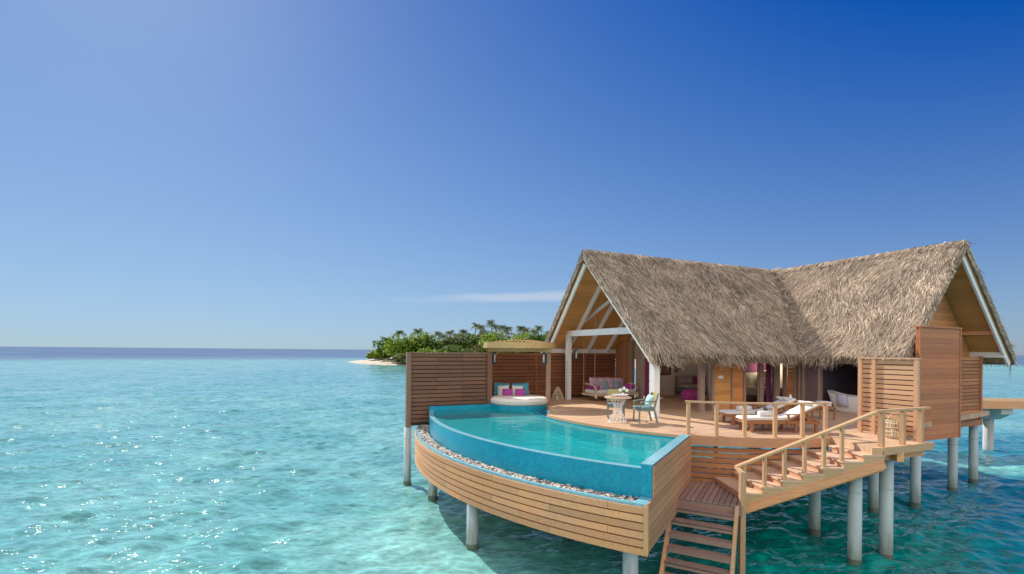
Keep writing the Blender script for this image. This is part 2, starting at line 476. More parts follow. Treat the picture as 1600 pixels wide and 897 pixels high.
M['ceramic'] = soft('white_enamel', (0.80, 0.80, 0.82), 0.15, 0.02, 3)
M['table_top'] = wood('pale_table_top', (0.62, 0.42, 0.31), island=0.0)
M['canopy'] = wood('pale_canopy_wood', (0.62, 0.40, 0.17), island=0.08)
M['canopy_post'] = wood('canopy_post_wood', (0.33, 0.21, 0.14), grain=(14, 14, 1.2))
M['tile_blue'] = tiles('blue_mosaic', (0.006, 0.31, 0.47), 0.05, var=0.20)
M['tile_pale'] = tiles('pale_blue_mosaic', (0.22, 0.50, 0.60), 0.05, var=0.15)
M['tile_floor'] = tiles('turquoise_pool_tiles', (0.04, 0.62, 0.62), 0.06, var=0.15)
M['leaf'] = soft('leaf_green', (0.06, 0.16, 0.03), 0.6, 0.3, 6)
M['petal'] = soft('white_petal', (0.8, 0.78, 0.7), 0.6, 0.04, 6)
M['sofa_base'] = soft('sofa_blue_grey', (0.20, 0.26, 0.32), 0.8, 0.1, 6)
M['sofa_cloth'] = soft('sofa_grey_cloth', (0.52, 0.48, 0.46), 0.9, 0.08, 8)
M['dark_wood'] = wood('dark_wood', (0.08, 0.05, 0.035))
M['plaque'] = soft('dark_woven_plaque', (0.12, 0.05, 0.05), 0.8, 0.3, 30)
M['picture'] = soft('brown_picture', (0.30, 0.20, 0.13), 0.7, 0.4, 5)
M['shade'] = soft('linen_lamp_shade', (0.70, 0.62, 0.48), 0.9, 0.04, 8)
M['marker'] = soft('marker_paint', (0.10, 0.10, 0.13), 0.5, 0.1, 3)
# ================================================================== THE SETTING
# ------------------------------------------------------------------ sea
def water_mat():
    m, n, l, b = new_mat('sea_water')
    tc = n.new('ShaderNodeTexCoord')
    sp = n.new('ShaderNodeSeparateXYZ'); l.new(tc.outputs['Object'], sp.inputs[0])
    def mth(op, a, bb=None, cc=None, clamp=False):
        q = n.new('ShaderNodeMath'); q.operation = op; q.use_clamp = clamp
        for i, v in enumerate((a, bb, cc)):
            if v is None: continue
            if isinstance(v, (int, float)): q.inputs[i].default_value = v
            else: l.new(v, q.inputs[i])
        return q.outputs[0]
    def noise(s, detail=4, stretch=(1, 1, 1), rot=0.0, rough=0.5, off=0):
        mp = n.new('ShaderNodeMapping'); mp.inputs['Scale'].default_value = stretch; mp.inputs['Rotation'].default_value = (0, 0, rot)
        mp.inputs['Location'].default_value = (off, off * .7, 0)
        l.new(tc.outputs['Object'], mp.inputs[0])
        q = n.new('ShaderNodeTexNoise'); q.inputs['Scale'].default_value = s; q.inputs['Detail'].default_value = detail; q.inputs['Roughness'].default_value = rough
        l.new(mp.outputs[0], q.inputs['Vector']); return q.outputs['Fac']
    def ramp(v, a, c, lo=0.0, hi=1.0):
        q = n.new('ShaderNodeMapRange'); q.interpolation_type = 'SMOOTHSTEP'
        q.inputs[1].default_value = a; q.inputs[2].default_value = c; q.inputs[3].default_value = lo; q.inputs[4].default_value = hi
        l.new(v, q.inputs[0]); return q.outputs[0]
    def mix(f, a, c):
        q = n.new('ShaderNodeMix'); q.data_type = 'RGBA'
        if isinstance(f, (int, float)): q.inputs[0].default_value = f
        else: l.new(f, q.inputs[0])
        for i, v in ((6, a), (7, c)):
            if isinstance(v, tuple): q.inputs[i].default_value = c4(v)
            else: l.new(v, q.inputs[i])
        return q.outputs[2]
    X, Y = sp.outputs[0], sp.outputs[1]
    big = noise(0.035, 5, rough=0.6)
    med = noise(0.16, 5, rough=0.6, off=11)
    # shallow sand lagoon on the left, a deeper channel to the right of the pool
    chan = mth('ADD', X, mth('MULTIPLY', mth('SUBTRACT', big, 0.5), 14.0))
    chan = mth('ADD', chan, mth('MULTIPLY', mth('SUBTRACT', med, 0.5), 5.0))
    chan_f = ramp(chan, -2.5, 5.0)
    near = ramp(Y, 38.0, 20.0)
    shallow = mix(ramp(med, 0.3, 0.72), (0.105, 0.35, 0.355), (0.25, 0.55, 0.525))
    shallow = mix(ramp(big, 0.35, 0.7), shallow, (0.13, 0.39, 0.41))
    deep = mix(ramp(med, 0.3, 0.7), (0.0, 0.23, 0.22), (0.004, 0.33, 0.30))
    deep = mix(ramp(X, 8.0, 17.0), deep, (0.012, 0.22, 0.33))
    col = mix(mth('MULTIPLY', chan_f, near), shallow, deep)
    # sand bar showing pale on the far right
    dxx = mth('DIVIDE', mth('SUBTRACT', X, 22.5), 6.5)
    dyy = mth('DIVIDE', mth('SUBTRACT', Y, 22.2), 2.6)
    rad = mth('ADD', mth('ADD', mth('MULTIPLY', dxx, dxx), mth('MULTIPLY', dyy, dyy)), mth('MULTIPLY', mth('SUBTRACT', med, 0.5), 2.4))
    col = mix(ramp(rad, 1.1, 0.4, 0.0, 0.8), col, (0.20, 0.55, 0.50))
    # dark coral heads and weed
    coral = noise(0.11, 6, (1, 1.8, 1), 0.4, 0.62, off=31)
    col = mix(mth('MULTIPLY', ramp(coral, 0.60, 0.72), mth('MULTIPLY', ramp(Y, 12, 18), 0.55)), col, (0.035, 0.16, 0.19))
    # rippled light on the sandy bed, painted into the sea colour as noise
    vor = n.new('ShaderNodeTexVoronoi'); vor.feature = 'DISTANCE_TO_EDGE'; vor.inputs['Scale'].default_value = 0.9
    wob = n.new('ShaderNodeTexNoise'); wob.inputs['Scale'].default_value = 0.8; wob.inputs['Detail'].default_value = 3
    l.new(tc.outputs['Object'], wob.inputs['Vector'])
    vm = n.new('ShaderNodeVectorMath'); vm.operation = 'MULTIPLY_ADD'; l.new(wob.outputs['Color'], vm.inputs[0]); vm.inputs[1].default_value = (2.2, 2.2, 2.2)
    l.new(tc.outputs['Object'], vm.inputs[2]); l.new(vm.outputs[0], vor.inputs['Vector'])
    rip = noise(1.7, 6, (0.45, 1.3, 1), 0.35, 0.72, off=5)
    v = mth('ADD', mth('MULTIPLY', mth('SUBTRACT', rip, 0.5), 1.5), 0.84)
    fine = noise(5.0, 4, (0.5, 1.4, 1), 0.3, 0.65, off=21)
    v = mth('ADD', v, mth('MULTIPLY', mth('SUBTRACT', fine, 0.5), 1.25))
    # thin bright net of ripple-focused light, mixed into the sea colour
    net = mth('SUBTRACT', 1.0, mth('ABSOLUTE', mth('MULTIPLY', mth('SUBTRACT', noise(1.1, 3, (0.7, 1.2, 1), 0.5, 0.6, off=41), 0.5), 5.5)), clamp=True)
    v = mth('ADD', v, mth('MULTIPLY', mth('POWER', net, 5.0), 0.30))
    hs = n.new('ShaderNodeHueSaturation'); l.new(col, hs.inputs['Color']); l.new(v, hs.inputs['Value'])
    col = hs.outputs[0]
    # deep water beyond the reef edge
    dist = mth('SQRT', mth('ADD', mth('MULTIPLY', X, X), mth('MULTIPLY', Y, Y)))
    edge = mth('ADD', dist, mth('MULTIPLY', mth('SUBTRACT', noise(0.008, 4, off=3), 0.5), 160.0))
    edge = mth('ADD', edge, mth('MULTIPLY', X, -0.25))
    far = ramp(edge, 210.0, 330.0)
    open_ = mix(ramp(noise(0.03, 5, (0.25, 1.6, 1), 0.0, 0.7, off=51), 0.35, 0.65), (0.065, 0.115, 0.235), (0.12, 0.19, 0.33))
    col = mix(far, col, open_)
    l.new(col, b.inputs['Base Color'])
    b.inputs['Roughness'].default_value = 0.035
    b.inputs['IOR'].default_value = 1.333
    l.new(ramp(dist, 60.0, 420.0, 0.5, 0.06), b.inputs['Specular IOR Level'])     # rough far water mirrors less of the low sky
    h = mth('ADD', mth('MULTIPLY', noise(0.8, 3, (0.5, 1.35, 1), 0.35, 0.6), 0.17), mth('MULTIPLY', noise(2.4, 3, (0.55, 1.35, 1), 0.25, 0.55, off=9), 0.16))
    h = mth('ADD', h, mth('MULTIPLY', noise(0.14, 3, (0.6, 1.3, 1), 0.3, 0.5, off=2), 0.14))
    bp = n.new('ShaderNodeBump'); bp.inputs['Strength'].default_value = 1.0; bp.inputs['Distance'].default_value = 0.30
    l.new(h, bp.inputs['Height']); l.new(bp.outputs[0], b.inputs['Normal'])
    # choppy open water far out turns few facets flat enough to mirror the low sky
    df = n.new('ShaderNodeBsdfDiffuse'); l.new(col, df.inputs[0])
    mx = n.new('ShaderNodeMixShader'); l.new(ramp(dist, 70.0, 420.0, 0.0, 0.72), mx.inputs[0])
    l.new(b.outputs[0], mx.inputs[1]); l.new(df.outputs[0], mx.inputs[2]); l.new(mx.outputs[0], n['Material Output'].inputs[0])
    return m

def make_sea():
    ang = np.concatenate([np.arange(-110, -60, 0.35), np.arange(-60, 60, 0.13), np.arange(60, 110, 0.35), np.arange(110, 250, 4.0)])
    rad = []
    r = 2.0
    while r < 14000:
        rad.append(r)
        r += r * (0.02 if r < 7 else 0.0042 if r < 90 else 0.0042 + min(0.012, (r - 90) * 0.00004))
    rad = np.array(rad)
    A, Rr = np.meshgrid(np.radians(ang), rad)
    X = (Rr * np.sin(A)).astype(np.float32); Y = (Rr * np.cos(A)).astype(np.float32)
    Z = np.zeros_like(X)
    cell = np.maximum(Rr * 0.0042, 0.02)
    g = np.random.default_rng(3)
    for i in range(110):
        lam = 0.13 * (11 / 0.13) ** (i / 109)
        th = math.radians(112) + g.normal(0, 0.62)
        steep = 0.049 if lam < 1.6 else 0.046 * (1.6 / lam) ** 0.9
        amp = steep * lam / (2 * math.pi)
        k = 2 * math.pi / lam
        row = int(np.searchsorted(rad, lam / 0.0042 / 2.5)) + 1     # rings where this ripple is still resolved
        row = min(row, len(rad))
        x, y = X[:row], Y[:row]
        ph = k * (x * math.cos(th) + y * math.sin(th)) + g.random() * 6.283
        # ripples come and go in patches, as gusts roughen the surface
        gust = 0.65 + 0.35 * np.sin(x * .21 * math.cos(i) + y * .21 * math.sin(i) + i * 2.1)
        fade = np.clip((lam / cell[:row] - 2.5) / 3.0, 0, 1) * gust
        Z[:row] += (amp * fade * (np.sin(ph) + 0.3 * np.cos(2 * ph))).astype(np.float32)
    n, m = X.shape
    co = np.stack([X, Y, Z], -1).reshape(-1, 3)
    co = np.vstack([co, [[0, 0, 0]]])
    idx = np.arange(n * m).reshape(n, m)
    a = idx[:-1]; b2 = idx[1:]
    q = np.stack([a, b2, np.roll(b2, -1, 1), np.roll(a, -1, 1)], -1).reshape(-1, 4)
    me = bpy.data.meshes.new('sea')
    me.vertices.add(len(co)); me.vertices.foreach_set('co', co.ravel())
    tri = np.stack([np.full(m, n * m), idx[0], np.roll(idx[0], -1)], -1)
    loops = np.concatenate([q.ravel(), tri.ravel()])
    me.loops.add(len(loops)); me.loops.foreach_set('vertex_index', loops)
    ls = np.concatenate([np.arange(len(q)) * 4, len(q) * 4 + np.arange(m) * 3])
    me.polygons.add(len(ls)); me.polygons.foreach_set('loop_start', ls)
    me.polygons.foreach_set('use_smooth', [True] * len(ls))
    me.update(calc_edges=True); me.validate()
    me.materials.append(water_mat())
    o = bpy.data.objects.new('sea', me); COL.objects.link(o)
    # make sure the surface faces up
    if me.polygons[100].normal.z < 0: me.flip_normals()
    return tag(o, kind='structure')
make_sea()

# ------------------------------------------------------------------ island
M['sand'] = soft('coral_sand', (0.52, 0.45, 0.36), 0.9, 0.12, 0.25, 0.4, 3)
def island_h(x, y):
    # a long low mound, its spit pointing left
    u = (x - 3) / 75.5
    v = (y - 190) / (58.0 * (0.55 + 0.45 * max(0, min(1, (x + 80) / 60))))
    d = 1 - math.sqrt(u * u + v * v)
    return -1.2 + 8.5 * max(-0.2, d) ** 1 if d < 0.48 else 2.9 + 0.6 * min(1, (d - .48))
mb = MB()
nx, ny = 90, 60
vs = []; fs = []
for i in range(nx):
    for j in range(ny):
        x = -100 + 200 * i / (nx - 1); y = 125 + 165 * j / (ny - 1)
        z = island_h(x, y)
        z += 0.18 * math.sin(x * .31 + y * .17) + 0.12 * math.sin(x * .83 - y * .4)
        vs.append((x, y, z))
for i in range(nx - 1):
    for j in range(ny - 1):
        k = i * ny + j
        fs.append((k, k + ny, k + ny + 1, k + 1))
mb.add(vs, fs)
tag(mb.build('island_ground', M['sand'], smooth=True), kind='structure')

def leaf_mat(name, col, island=0.5):
    m = soft(name, col, 0.6, 0.2, 0.6, island=island, spec=0.3)
    n, l = m.node_tree.nodes, m.node_tree.links
    b = n['Principled BSDF']; src = b.inputs['Base Color'].links[0].from_socket
    t = n.new('ShaderNodeBsdfTranslucent'); l.new(src, t.inputs[0])
    x = n.new('ShaderNodeMixShader'); x.inputs[0].default_value = 0.42
    l.new(b.outputs[0], x.inputs[1]); l.new(t.outputs[0], x.inputs[2]); l.new(x.outputs[0], n['Material Output'].inputs[0])
    return m
LM = [leaf_mat('bright_bush_leaves', (0.20, 0.30, 0.03)), leaf_mat('bush_leaves', (0.10, 0.18, 0.035)), leaf_mat('olive_bush_leaves', (0.15, 0.17, 0.06))]
M['palm_leaf'] = leaf_mat('palm_leaves', (0.12, 0.17, 0.07), 0.45)
M['bark'] = soft('grey_bark', (0.20, 0.16, 0.12), 0.9, 0.25, 2)

def crown_mesh(rx, ry, rz, n, size, seed):
    """leaf clumps spread through several overlapping lobes"""
    g = random.Random(seed)
    lobes = []
    for i in range(g.randint(6, 9)):
        t = g.uniform(0, 6.283); rr = g.uniform(0.15, 0.72)
        lobes.append((rr * math.cos(t) * rx, rr * math.sin(t) * ry, g.uniform(0.05, 0.62) * rz, g.uniform(0.32, 0.55)))
    vs = []; fs = []
    for i in range(n):
        lo = g.choice(lobes)
        while True:
            d = Vector((g.gauss(0, 1), g.gauss(0, 1), g.gauss(0, 1)))
            if d.length > 0.1: break
        d.normalize()
        r = lo[3] * (0.72 + 0.36 * g.random())
        p = Vector((lo[0] + d.x * r * rx, lo[1] + d.y * r * ry, lo[2] + d.z * r * rz * 0.9))
        if p.z < -0.05 * rz: p.z = g.uniform(0, 0.2) * rz
        a = Vector((g.gauss(0, 1), g.gauss(0, 1), g.gauss(0, .6))).normalized()
        b = (d + Vector((0, 0, .5)) + Vector((g.gauss(0, .5), g.gauss(0, .5), g.gauss(0, .5)))).cross(a)
        if b.length < 1e-3: continue
        b.normalize()
        s = size * g.uniform(0.55, 1.3)
        k = len(vs)
        vs += [p - a * s, p - b * s * .5, p + a * s, p + b * s * .5]
        fs.append((k, k + 1, k + 2, k + 3))
    return vs, fs

ORD = ['first', 'second', 'third', 'fourth', 'fifth', 'sixth', 'seventh', 'eighth', 'ninth', 'tenth', 'eleventh', 'twelfth', 'thirteenth',
       'fourteenth', 'fifteenth', 'sixteenth', 'seventeenth', 'eighteenth', 'nineteenth', 'twentieth', 'twenty-first', 'twenty-second', 'twenty-third', 'twenty-fourth', 'twenty-fifth', 'twenty-sixth']

def bush(x, y, rx, ry, rz, mat, seed, label, n=520):
    z = island_h(x, y) - 0.3
    t = thing('shrub', label, 'shrub', (x, y, z), 0, 'shrubs and low trees on the island')
    tr = MB()
    g = random.Random(seed)
    for i in range(5):
        a = g.uniform(0, 6.28)
        tr.cyl((x, y, z), (x + math.cos(a) * rx * .45, y + math.sin(a) * ry * .45, z + rz * .6), 0.16, 0.05, 6)
    tr.build('trunk', M['bark'], t)
    cr = MB(Matrix.Translation((x, y, z + rz * 0.22)))
    cr.add(*crown_mesh(rx, ry, rz, n, 0.62, seed))
    cr.build('crown', mat, t)
    return t

# (px on the photograph's horizon line -> bearing) x = bearing * y
def bear(px): return (px - 800) / 776.0
shr = [  # bearing px, distance, half width, height, colour, look
    (598, 176, 5.5, 5.0, 0, 'low rounded yellow-green shrub at the left tip of the island beside the white sand'),
    (612, 172, 7.0, 8.5, 1, 'tall green bush just right of the low shrub at the tip of the island'),
    (628, 168, 8.5, 9.6, 0, 'large bright green domed bush topping the left end of the island'),
    (648, 166, 8.5, 10.0, 0, 'large yellow-green domed bush below the palm pair on the left of the island'),
    (640, 158, 6.0, 4.0, 2, 'sparse olive shrub at the top of the beach left of the fence post'),
    (664, 164, 8.0, 8.0, 1, 'mid green bush sloping down to the right of the domed bushes'),
    (680, 168, 8.0, 6.6, 1, 'low dark bush above the left half of the dark fence'),
    (684, 156, 7.5, 5.0, 0, 'low yellowish bush close above the left half of the dark fence'),
    (700, 170, 8.0, 7.0, 2, 'olive bush under the twin short palms'),
    (718, 168, 8.0, 7.6, 2, 'grey-green bush below the palm gap left of the tall palms'),
    (712, 156, 7.0, 5.0, 1, 'small green bush just above the middle of the dark fence'),
    (735, 170, 9.0, 8.4, 2, 'grey-green tree mass under the leftmost tall palm'),
    (752, 168, 8.5, 8.6, 1, 'dark green bush under the tallest palms'),
    (742, 156, 6.0, 5.2, 2, 'small olive bush above the right end of the dark fence'),
    (775, 170, 9.0, 9.0, 2, 'yellow-olive bush just left of the bright dome above the daybed canopy'),
    (793, 158, 8.5, 8.4, 0, 'bright green domed bush right above the daybed canopy'),
    (808, 162, 6.5, 7.2, 1, 'dark blue-green bush on the right flank of the bright dome'),
    (822, 166, 8.0, 8.6, 0, 'yellow-green bush near the left edge of the thatched gable'),
    (838, 160, 7.5, 8.0, 1, 'mid green bush against the left edge of the thatched gable'),
    (852, 168, 8.0, 8.4, 1, 'green bush half hidden by the left edge of the thatched gable'),
    (862, 164, 8.0, 6.5, 2, 'olive bush behind the foot of the thatched gable')]
for i, (px, y, w, h, c, lab) in enumerate(shr):
    bush(bear(px) * y, y, w, w * .8, h * 0.80, LM[c], 100 + i, lab, 1500 if c == 0 else 1250)

def palm(x, y, topz, seed, label):
    g = random.Random(seed)
    z0 = island_h(x, y) - 0.2
    t = thing('coconut_palm', label, 'palm tree', (x, y, z0), 0, 'coconut palms on the island')
    lean = Vector((g.uniform(-1.2, 1.2), g.uniform(-1, 1), 0))
    pts = [Vector((x, y, z0)) + lean * (s * s) + Vector((0, 0, (topz - z0) * s)) for s in (0, .2, .4, .6, .8, 1)]
    tr = MB(); tr.tube(pts, [0.3, 0.24, 0.2, 0.18, 0.17, 0.16], 7); tr.build('trunk', M['bark'], t, smooth=True)
    cr = MB(); top = pts[-1]
    for k in range(34):
        a = k * 2.4 + g.uniform(-.3, .3)
        up = g.uniform(-0.5, 1.25)
        L = g.uniform(2.2, 3.1)
        d = Vector((math.cos(a), math.sin(a), 0)); s = Vector((-math.sin(a), math.cos(a), 0))
        prev = None
        for q in range(6):
            f = q / 5
            c = top + d * (L * f * math.cos(up * (1 - f * .3))) + Vector((0, 0, L * (math.sin(up) * f - 0.75 * f * f)))
            w = 0.6 * math.sin(math.pi * min(1, f * .85 + .12)) + .03
            cur = (c, w)
            if prev is not None:
                (pc, pw) = prev
                # leaflets hang from both sides of the rib, in ragged strips
                for sg in (-1, 1):
                    for u in range(3):
                        f0, f1 = u / 3, u / 3 + 0.22
                        b0 = pc.lerp(c, f0); b1 = pc.lerp(c, f1)
                        tip = pc.lerp(c, f1 + .25) + s * (sg * w * g.uniform(.8, 1.25)) + Vector((0, 0, -w * g.uniform(.5, 1.1)))
                        cr.add([b0, b1, tip], [(0, 1, 2)])
            prev = cur
    cr.build('crown', M['palm_leaf'], t)
pal = [(620, 175, 515), (651, 172, 512), (667, 176, 526), (688, 190, 517), (693, 196, 522), (706, 188, 515), (712, 194, 520), (724, 185, 514),
       (735, 192, 520), (741, 186, 503), (752, 190, 515), (756, 184, 507), (771, 182, 499), (778, 188, 506), (786, 192, 507), (796, 190, 509),
       (810, 180, 508), (818, 184, 510), (830, 190, 513), (840, 186, 508), (853, 188, 516)]
PW = ['leaning palm highest over the left tip of the island', 'palm with upright fronds rising over the big domed bush on the left', 'short palm with drooping fronds beside the right flank of the left bushes']
for i, (px, y, py) in enumerate(pal):
    yh = 541 + 0.00875 * px
    topz = CAMZ + (yh - py) / 776.0 * y - 0.9
    lab = PW[i] if i < 3 else 'slim coconut palm behind the island bushes, ' + ORD[i] + ' palm from the left end of the island'
    if i == 12: lab = 'tallest coconut palm on the island, above the left corner of the daybed canopy'
    palm(bear(px) * y, y, topz, 500 + i, lab)

# ------------------------------------------------------------------ grass-free reef markers and jetty on the right
t = thing('jetty', 'grey jetty with yellow timber edge on round piles, far right behind the villa', 'jetty', (24, 24.6, 0))
jz = D - 0.18
jm = MB()
jm.box(17, 60, 24.2, 26.4, jz - 0.10, jz); jm.build('deck_slab', planks('jetty_boards', (0.45, 0.33, 0.18), R(90), 0.14), t)
jm = MB(); jm.box(17, 60, 24.12, 24.2, jz - 0.34, jz + 0.05); jm.build('edge_board', M['honey'], t)
for k, x in enumerate((20.0, 24.2, 28.0, 32.2, 36.4, 40.6)):
    c = MB()
    c.box(x - .28, x + .28, 24.25, 26.35, jz - 0.62, jz - 0.12)
    c.add([(x - .28, 24.3, jz - .62), (x + .28, 24.3, jz - .62), (x + .28, 24.9, jz - .95), (x - .28, 24.9, jz - .95), (x - .28, 25.7, jz - .95), (x + .28, 25.7, jz - .95), (x + .28, 26.3, jz - .62), (x - .28, 26.3, jz - .62)],
          [(0, 1, 2, 3), (3, 2, 5, 4), (4, 5, 6, 7), (0, 3, 4, 7), (1, 6, 5, 2)])
    c.build('crosshead', M['jetty_grey'], t)
    c = MB(); c.cyl((x, 25.2, -2), (x, 25.2, jz - .9), 0.21, n=18); c.build('pile', M['jetty_grey'], t, smooth=True)
t = thing('channel_marker', 'thin dark marker pole standing in the shallow water at far right', 'marker pole', (149.5, 149, 0))
c = MB(); c.cyl((149.5, 149, -1), (149.5, 149, 2.6), .14, n=8); c.build('pole', M['marker'], t)
c = MB(); c.cyl((149.5, 149, 2.2), (149.5, 149, 2.9), .28, .2, n=8); c.build('topmark', M['marker'], t)

# ================================================================== SUN DECK
CP = (8.04, 18.8)       # centre of the curved pool and deck edge
def arc(r, a0, a1, n, c=CP):
    return [(c[0] + r * math.cos(R(a0 + (a1 - a0) * i / n)), c[1] + r * math.sin(R(a0 + (a1 - a0) * i / n))) for i in range(n + 1)]
edge_front = arc(7.2, 199.5, 239.6, 18) + [(4.62, 12.62), (5.2, 12.42), (5.85, 12.3), (6.6, 12.25), (7.3, 12.33), (8.05, 12.5)]
land_edge = [(8.05, 11.1), (8.28, 11.08), (10.05, 11.87)]
def xy(a, b): p = Hw(a, b); return (p.x, p.y)
back = [xy(14.2, 7.2), xy(17.75, 8.6), xy(24.0, 9.5), xy(24.0, 19.7), xy(7.7, 19.45)]
deck_poly = [(1.42, 19.05)] + edge_front + land_edge + back + [(-0.95, 20.0), (-0.95, 19.75), (-.2, 19.2)]
deck = thing('sun_deck', 'curved reddish timber deck of the villa, raised over the water on stilts', 'deck', (5, 15, D))
mb = MB(WM); mb.prism(deck_poly, -0.16, 0.0)
mb.build('deck_boards', M['deck'], deck)
# fascia boards under the curved front edge
fm = MB(WM)
def ribbon(mb, pts, off, t, z0, z1):
    """a bent board along pts, standing between z0 and z1, off metres out to the right of the walking direction"""
    P = [Vector((p[0], p[1], 0)) for p in pts]; vs = []; fs = []
    for i, p in enumerate(P):
        d = (P[min(i + 1, len(P) - 1)] - P[max(i - 1, 0)]).normalized()
        nrm = Vector((d.y, -d.x, 0))
        a = p + nrm * off; b = p + nrm * (off + t)
        vs += [(a.x, a.y, z0), (b.x, b.y, z0), (b.x, b.y, z1), (a.x, a.y, z1)]
    for i in range(len(P) - 1):
        for k in range(4):
            l = (k + 1) % 4
            fs.append((i * 4 + k, i * 4 + l, (i + 1) * 4 + l, (i + 1) * 4 + k))
    n = len(P) - 1
    fs += [(0, 3, 2, 1), (4 * n, 4 * n + 1, 4 * n + 2, 4 * n + 3)]
    mb.add(vs, fs)
ribbon(fm, edge_front[18:], 0.004, 0.035, -0.24, -0.012)
fm.build('fascia', M['teak'], deck)
fm = MB(WM)   # rounded nosing board at the pool edge, with the step below it
fm.ring(CP, 7.12, 7.30, 199.5, 239.4, -0.07, 0.006, 30)
fm.build('nosing', M['screen'], deck)
fm = MB(WM)
fm.beam((8.28, 11.05, -.075), (10.06, 11.84, -.075), .05, .17)
fm.build('landing_fascia', M['rail'], deck)
fm = MB(WM)
fm.beam((8.25, 11.04, -.075), (8.02, 11.06, -.075), .05, .168)
fm.build('corner_board', M['screen'], deck)
# slatted skirt under the deck between pool and stairs
sk = MB(WM)
zz = -0.30
k = 0
while zz > -1.2:
    ribbon(sk, [(p[0], p[1]) for p in edge_front[18:]], -0.12, 0.025, zz - 0.112, zz)
    zz -= 0.135; k += 1
sk.build('skirt_slat', M['wall_wood'], deck)
for p in edge_front[18::2]:
    sk = MB(WM)
    sk.box(p[0] - .035, p[0] + .035, p[1] + .17, p[1] + .24, -1.25, -0.2)
    sk.build('skirt_post', M['wall_wood'], deck)
jo = MB(WM)   # joists below the landing
jo.beam((8.4, 11.4, -.25), (10.0, 12.1, -.25), .12, .2); jo.beam((8.6, 12.3, -.25), (10.3, 13.0, -.25), .12, .2)
jo.beam((8.86, 11.3, -.25), (9.6, 14.4, -.25), .14, .2)
jo.build('joist', M['honey'], deck)
def stilt(x, y, ztop, parent, r=0.135):
    c = MB(); c.cyl((x, y, -2.0), (x, y, ztop), r, n=20, cap=True)
    o = c.build('stilt', M['concrete'], parent, smooth=False)
    for p in o.data.polygons: p.use_smooth = len(p.vertices) == 4
    c = MB(); c.cyl((x, y, -1.0), (x, y, 0.11), r + .004, n=20, cap=False)
    c.build('waterline_band', M['stilt_dark'], o, smooth=True)
    c = MB(); c.cyl((x, y, 1.62), (x, y, 1.66), r + .006, n=20, cap=True)
    c.build('joint_ring', M['concrete'], o)
    return o
for (x, y) in ((8.17, 13.35), (7.9, 11.3 + .1), (8.86, 11.72), (11.1, 15.2), (12.85, 15.78), (15.65, 17.6), (17.5, 18.8), (5.2, 15.2), (3.2, 18.6), (9.0, 18.2), (13.0, 20.0),
               (7.0, 22.0), (3.0, 21.6), (11.5, 24.0), (16.5, 22.5), (14.0, 26.0)):
    zt = D - .16
    if (x, y) == (7.9, 11.4): zt = D - .42
    stilt(x, y, zt, deck, 0.14)

# ================================================================== POOL
pool = thing('infinity_pool', 'curved blue mosaic infinity pool clad in honey timber boards at the front of the deck', 'pool', (0, 13, D))
T0, T1 = 182.0, 240.6
rimz = -0.09
b = MB(WM)
b.ring(CP, 10.86, 11.0, T0, T1 - .9, -0.66, rimz, 70)
b.build('overflow_wall', M['tile_blue'], pool)
b = MB(WM); b.ring(CP, 10.855, 11.006, T0, T1 - .9, rimz, rimz + .008, 70); b.build('wall_coping', M['tile_pale'], pool)
# radial end wall
er = Vector((math.cos(R(T1)), math.sin(R(T1)), 0)); et = Vector((-math.sin(R(T1)), math.cos(R(T1)), 0))
c0 = Vector((CP[0], CP[1], 0))
def radial(mb, r0, r1, o0, o1, z0, z1):
    ps = [c0 + er * r0 + et * o0, c0 + er * r1 + et * o0, c0 + er * r1 + et * o1, c0 + er * r0 + et * o1]
    mb.prism([(p.x, p.y) for p in ps], z0, z1)
b = MB(WM); radial(b, 7.2, 11.02, -0.22, -0.01, -1.3, -0.004); b.build('end_wall', M['tile_blue'], pool)
b = MB(WM); radial(b, 7.19, 11.03, -0.226, -0.004, -0.004, 0.012); b.build('end_wall_coping', M['tile_pale'], pool)
# floor, inner wall, ledge for sitting in the water
b = MB(WM); b.ring(CP, 7.25, 10.9, T0, T1 - .8, -1.28, -1.2, 70); b.build('pool_floor', M['tile_floor'], pool)
b = MB(WM); b.ring(CP, 7.22, 7.32, T0 + 8, T1 - 1, -1.2, -0.075, 60); b.build('inner_wall', M['tile_blue'], pool)
b = MB(WM); b.ring(CP, 7.32, 8.25, 200, T1 - 1.2, -1.2, -0.5, 60); b.build('ledge', M['tile_floor'], pool)
# back wall along the fence, plinth of the daybed
b = MB(HM); b.box(4.75, 7.25, 17.50, 17.66, -1.25, 0.06); b.build('back_wall', M['tile_blue'], pool)
b = MB(WM)
b.lathe([(1.14, -1.2), (1.14, 0.03), (1.10, 0.05)], (0.27, 19.42, 0), 40)
b.build('daybed_plinth', M['tile_blue'], pool, smooth=False)
# gutter: floor, outer pale trim
b = MB(WM); b.ring(CP, 11.0, 11.40, T0, T1 + .1, -0.80, -0.70, 70); b.build('gutter_floor', M['tile_blue'], pool)
b = MB(WM); b.ring(CP, 11.36, 11.43, T0, T1 + .12, -0.80, -0.62, 70); b.build('gutter_trim', M['tile_pale'], pool)
b = MB(WM); radial(b, 11.03, 11.36, -0.226, -0.004, -0.7, -0.61); b.build('gutter_end', M['tile_pale'], pool)
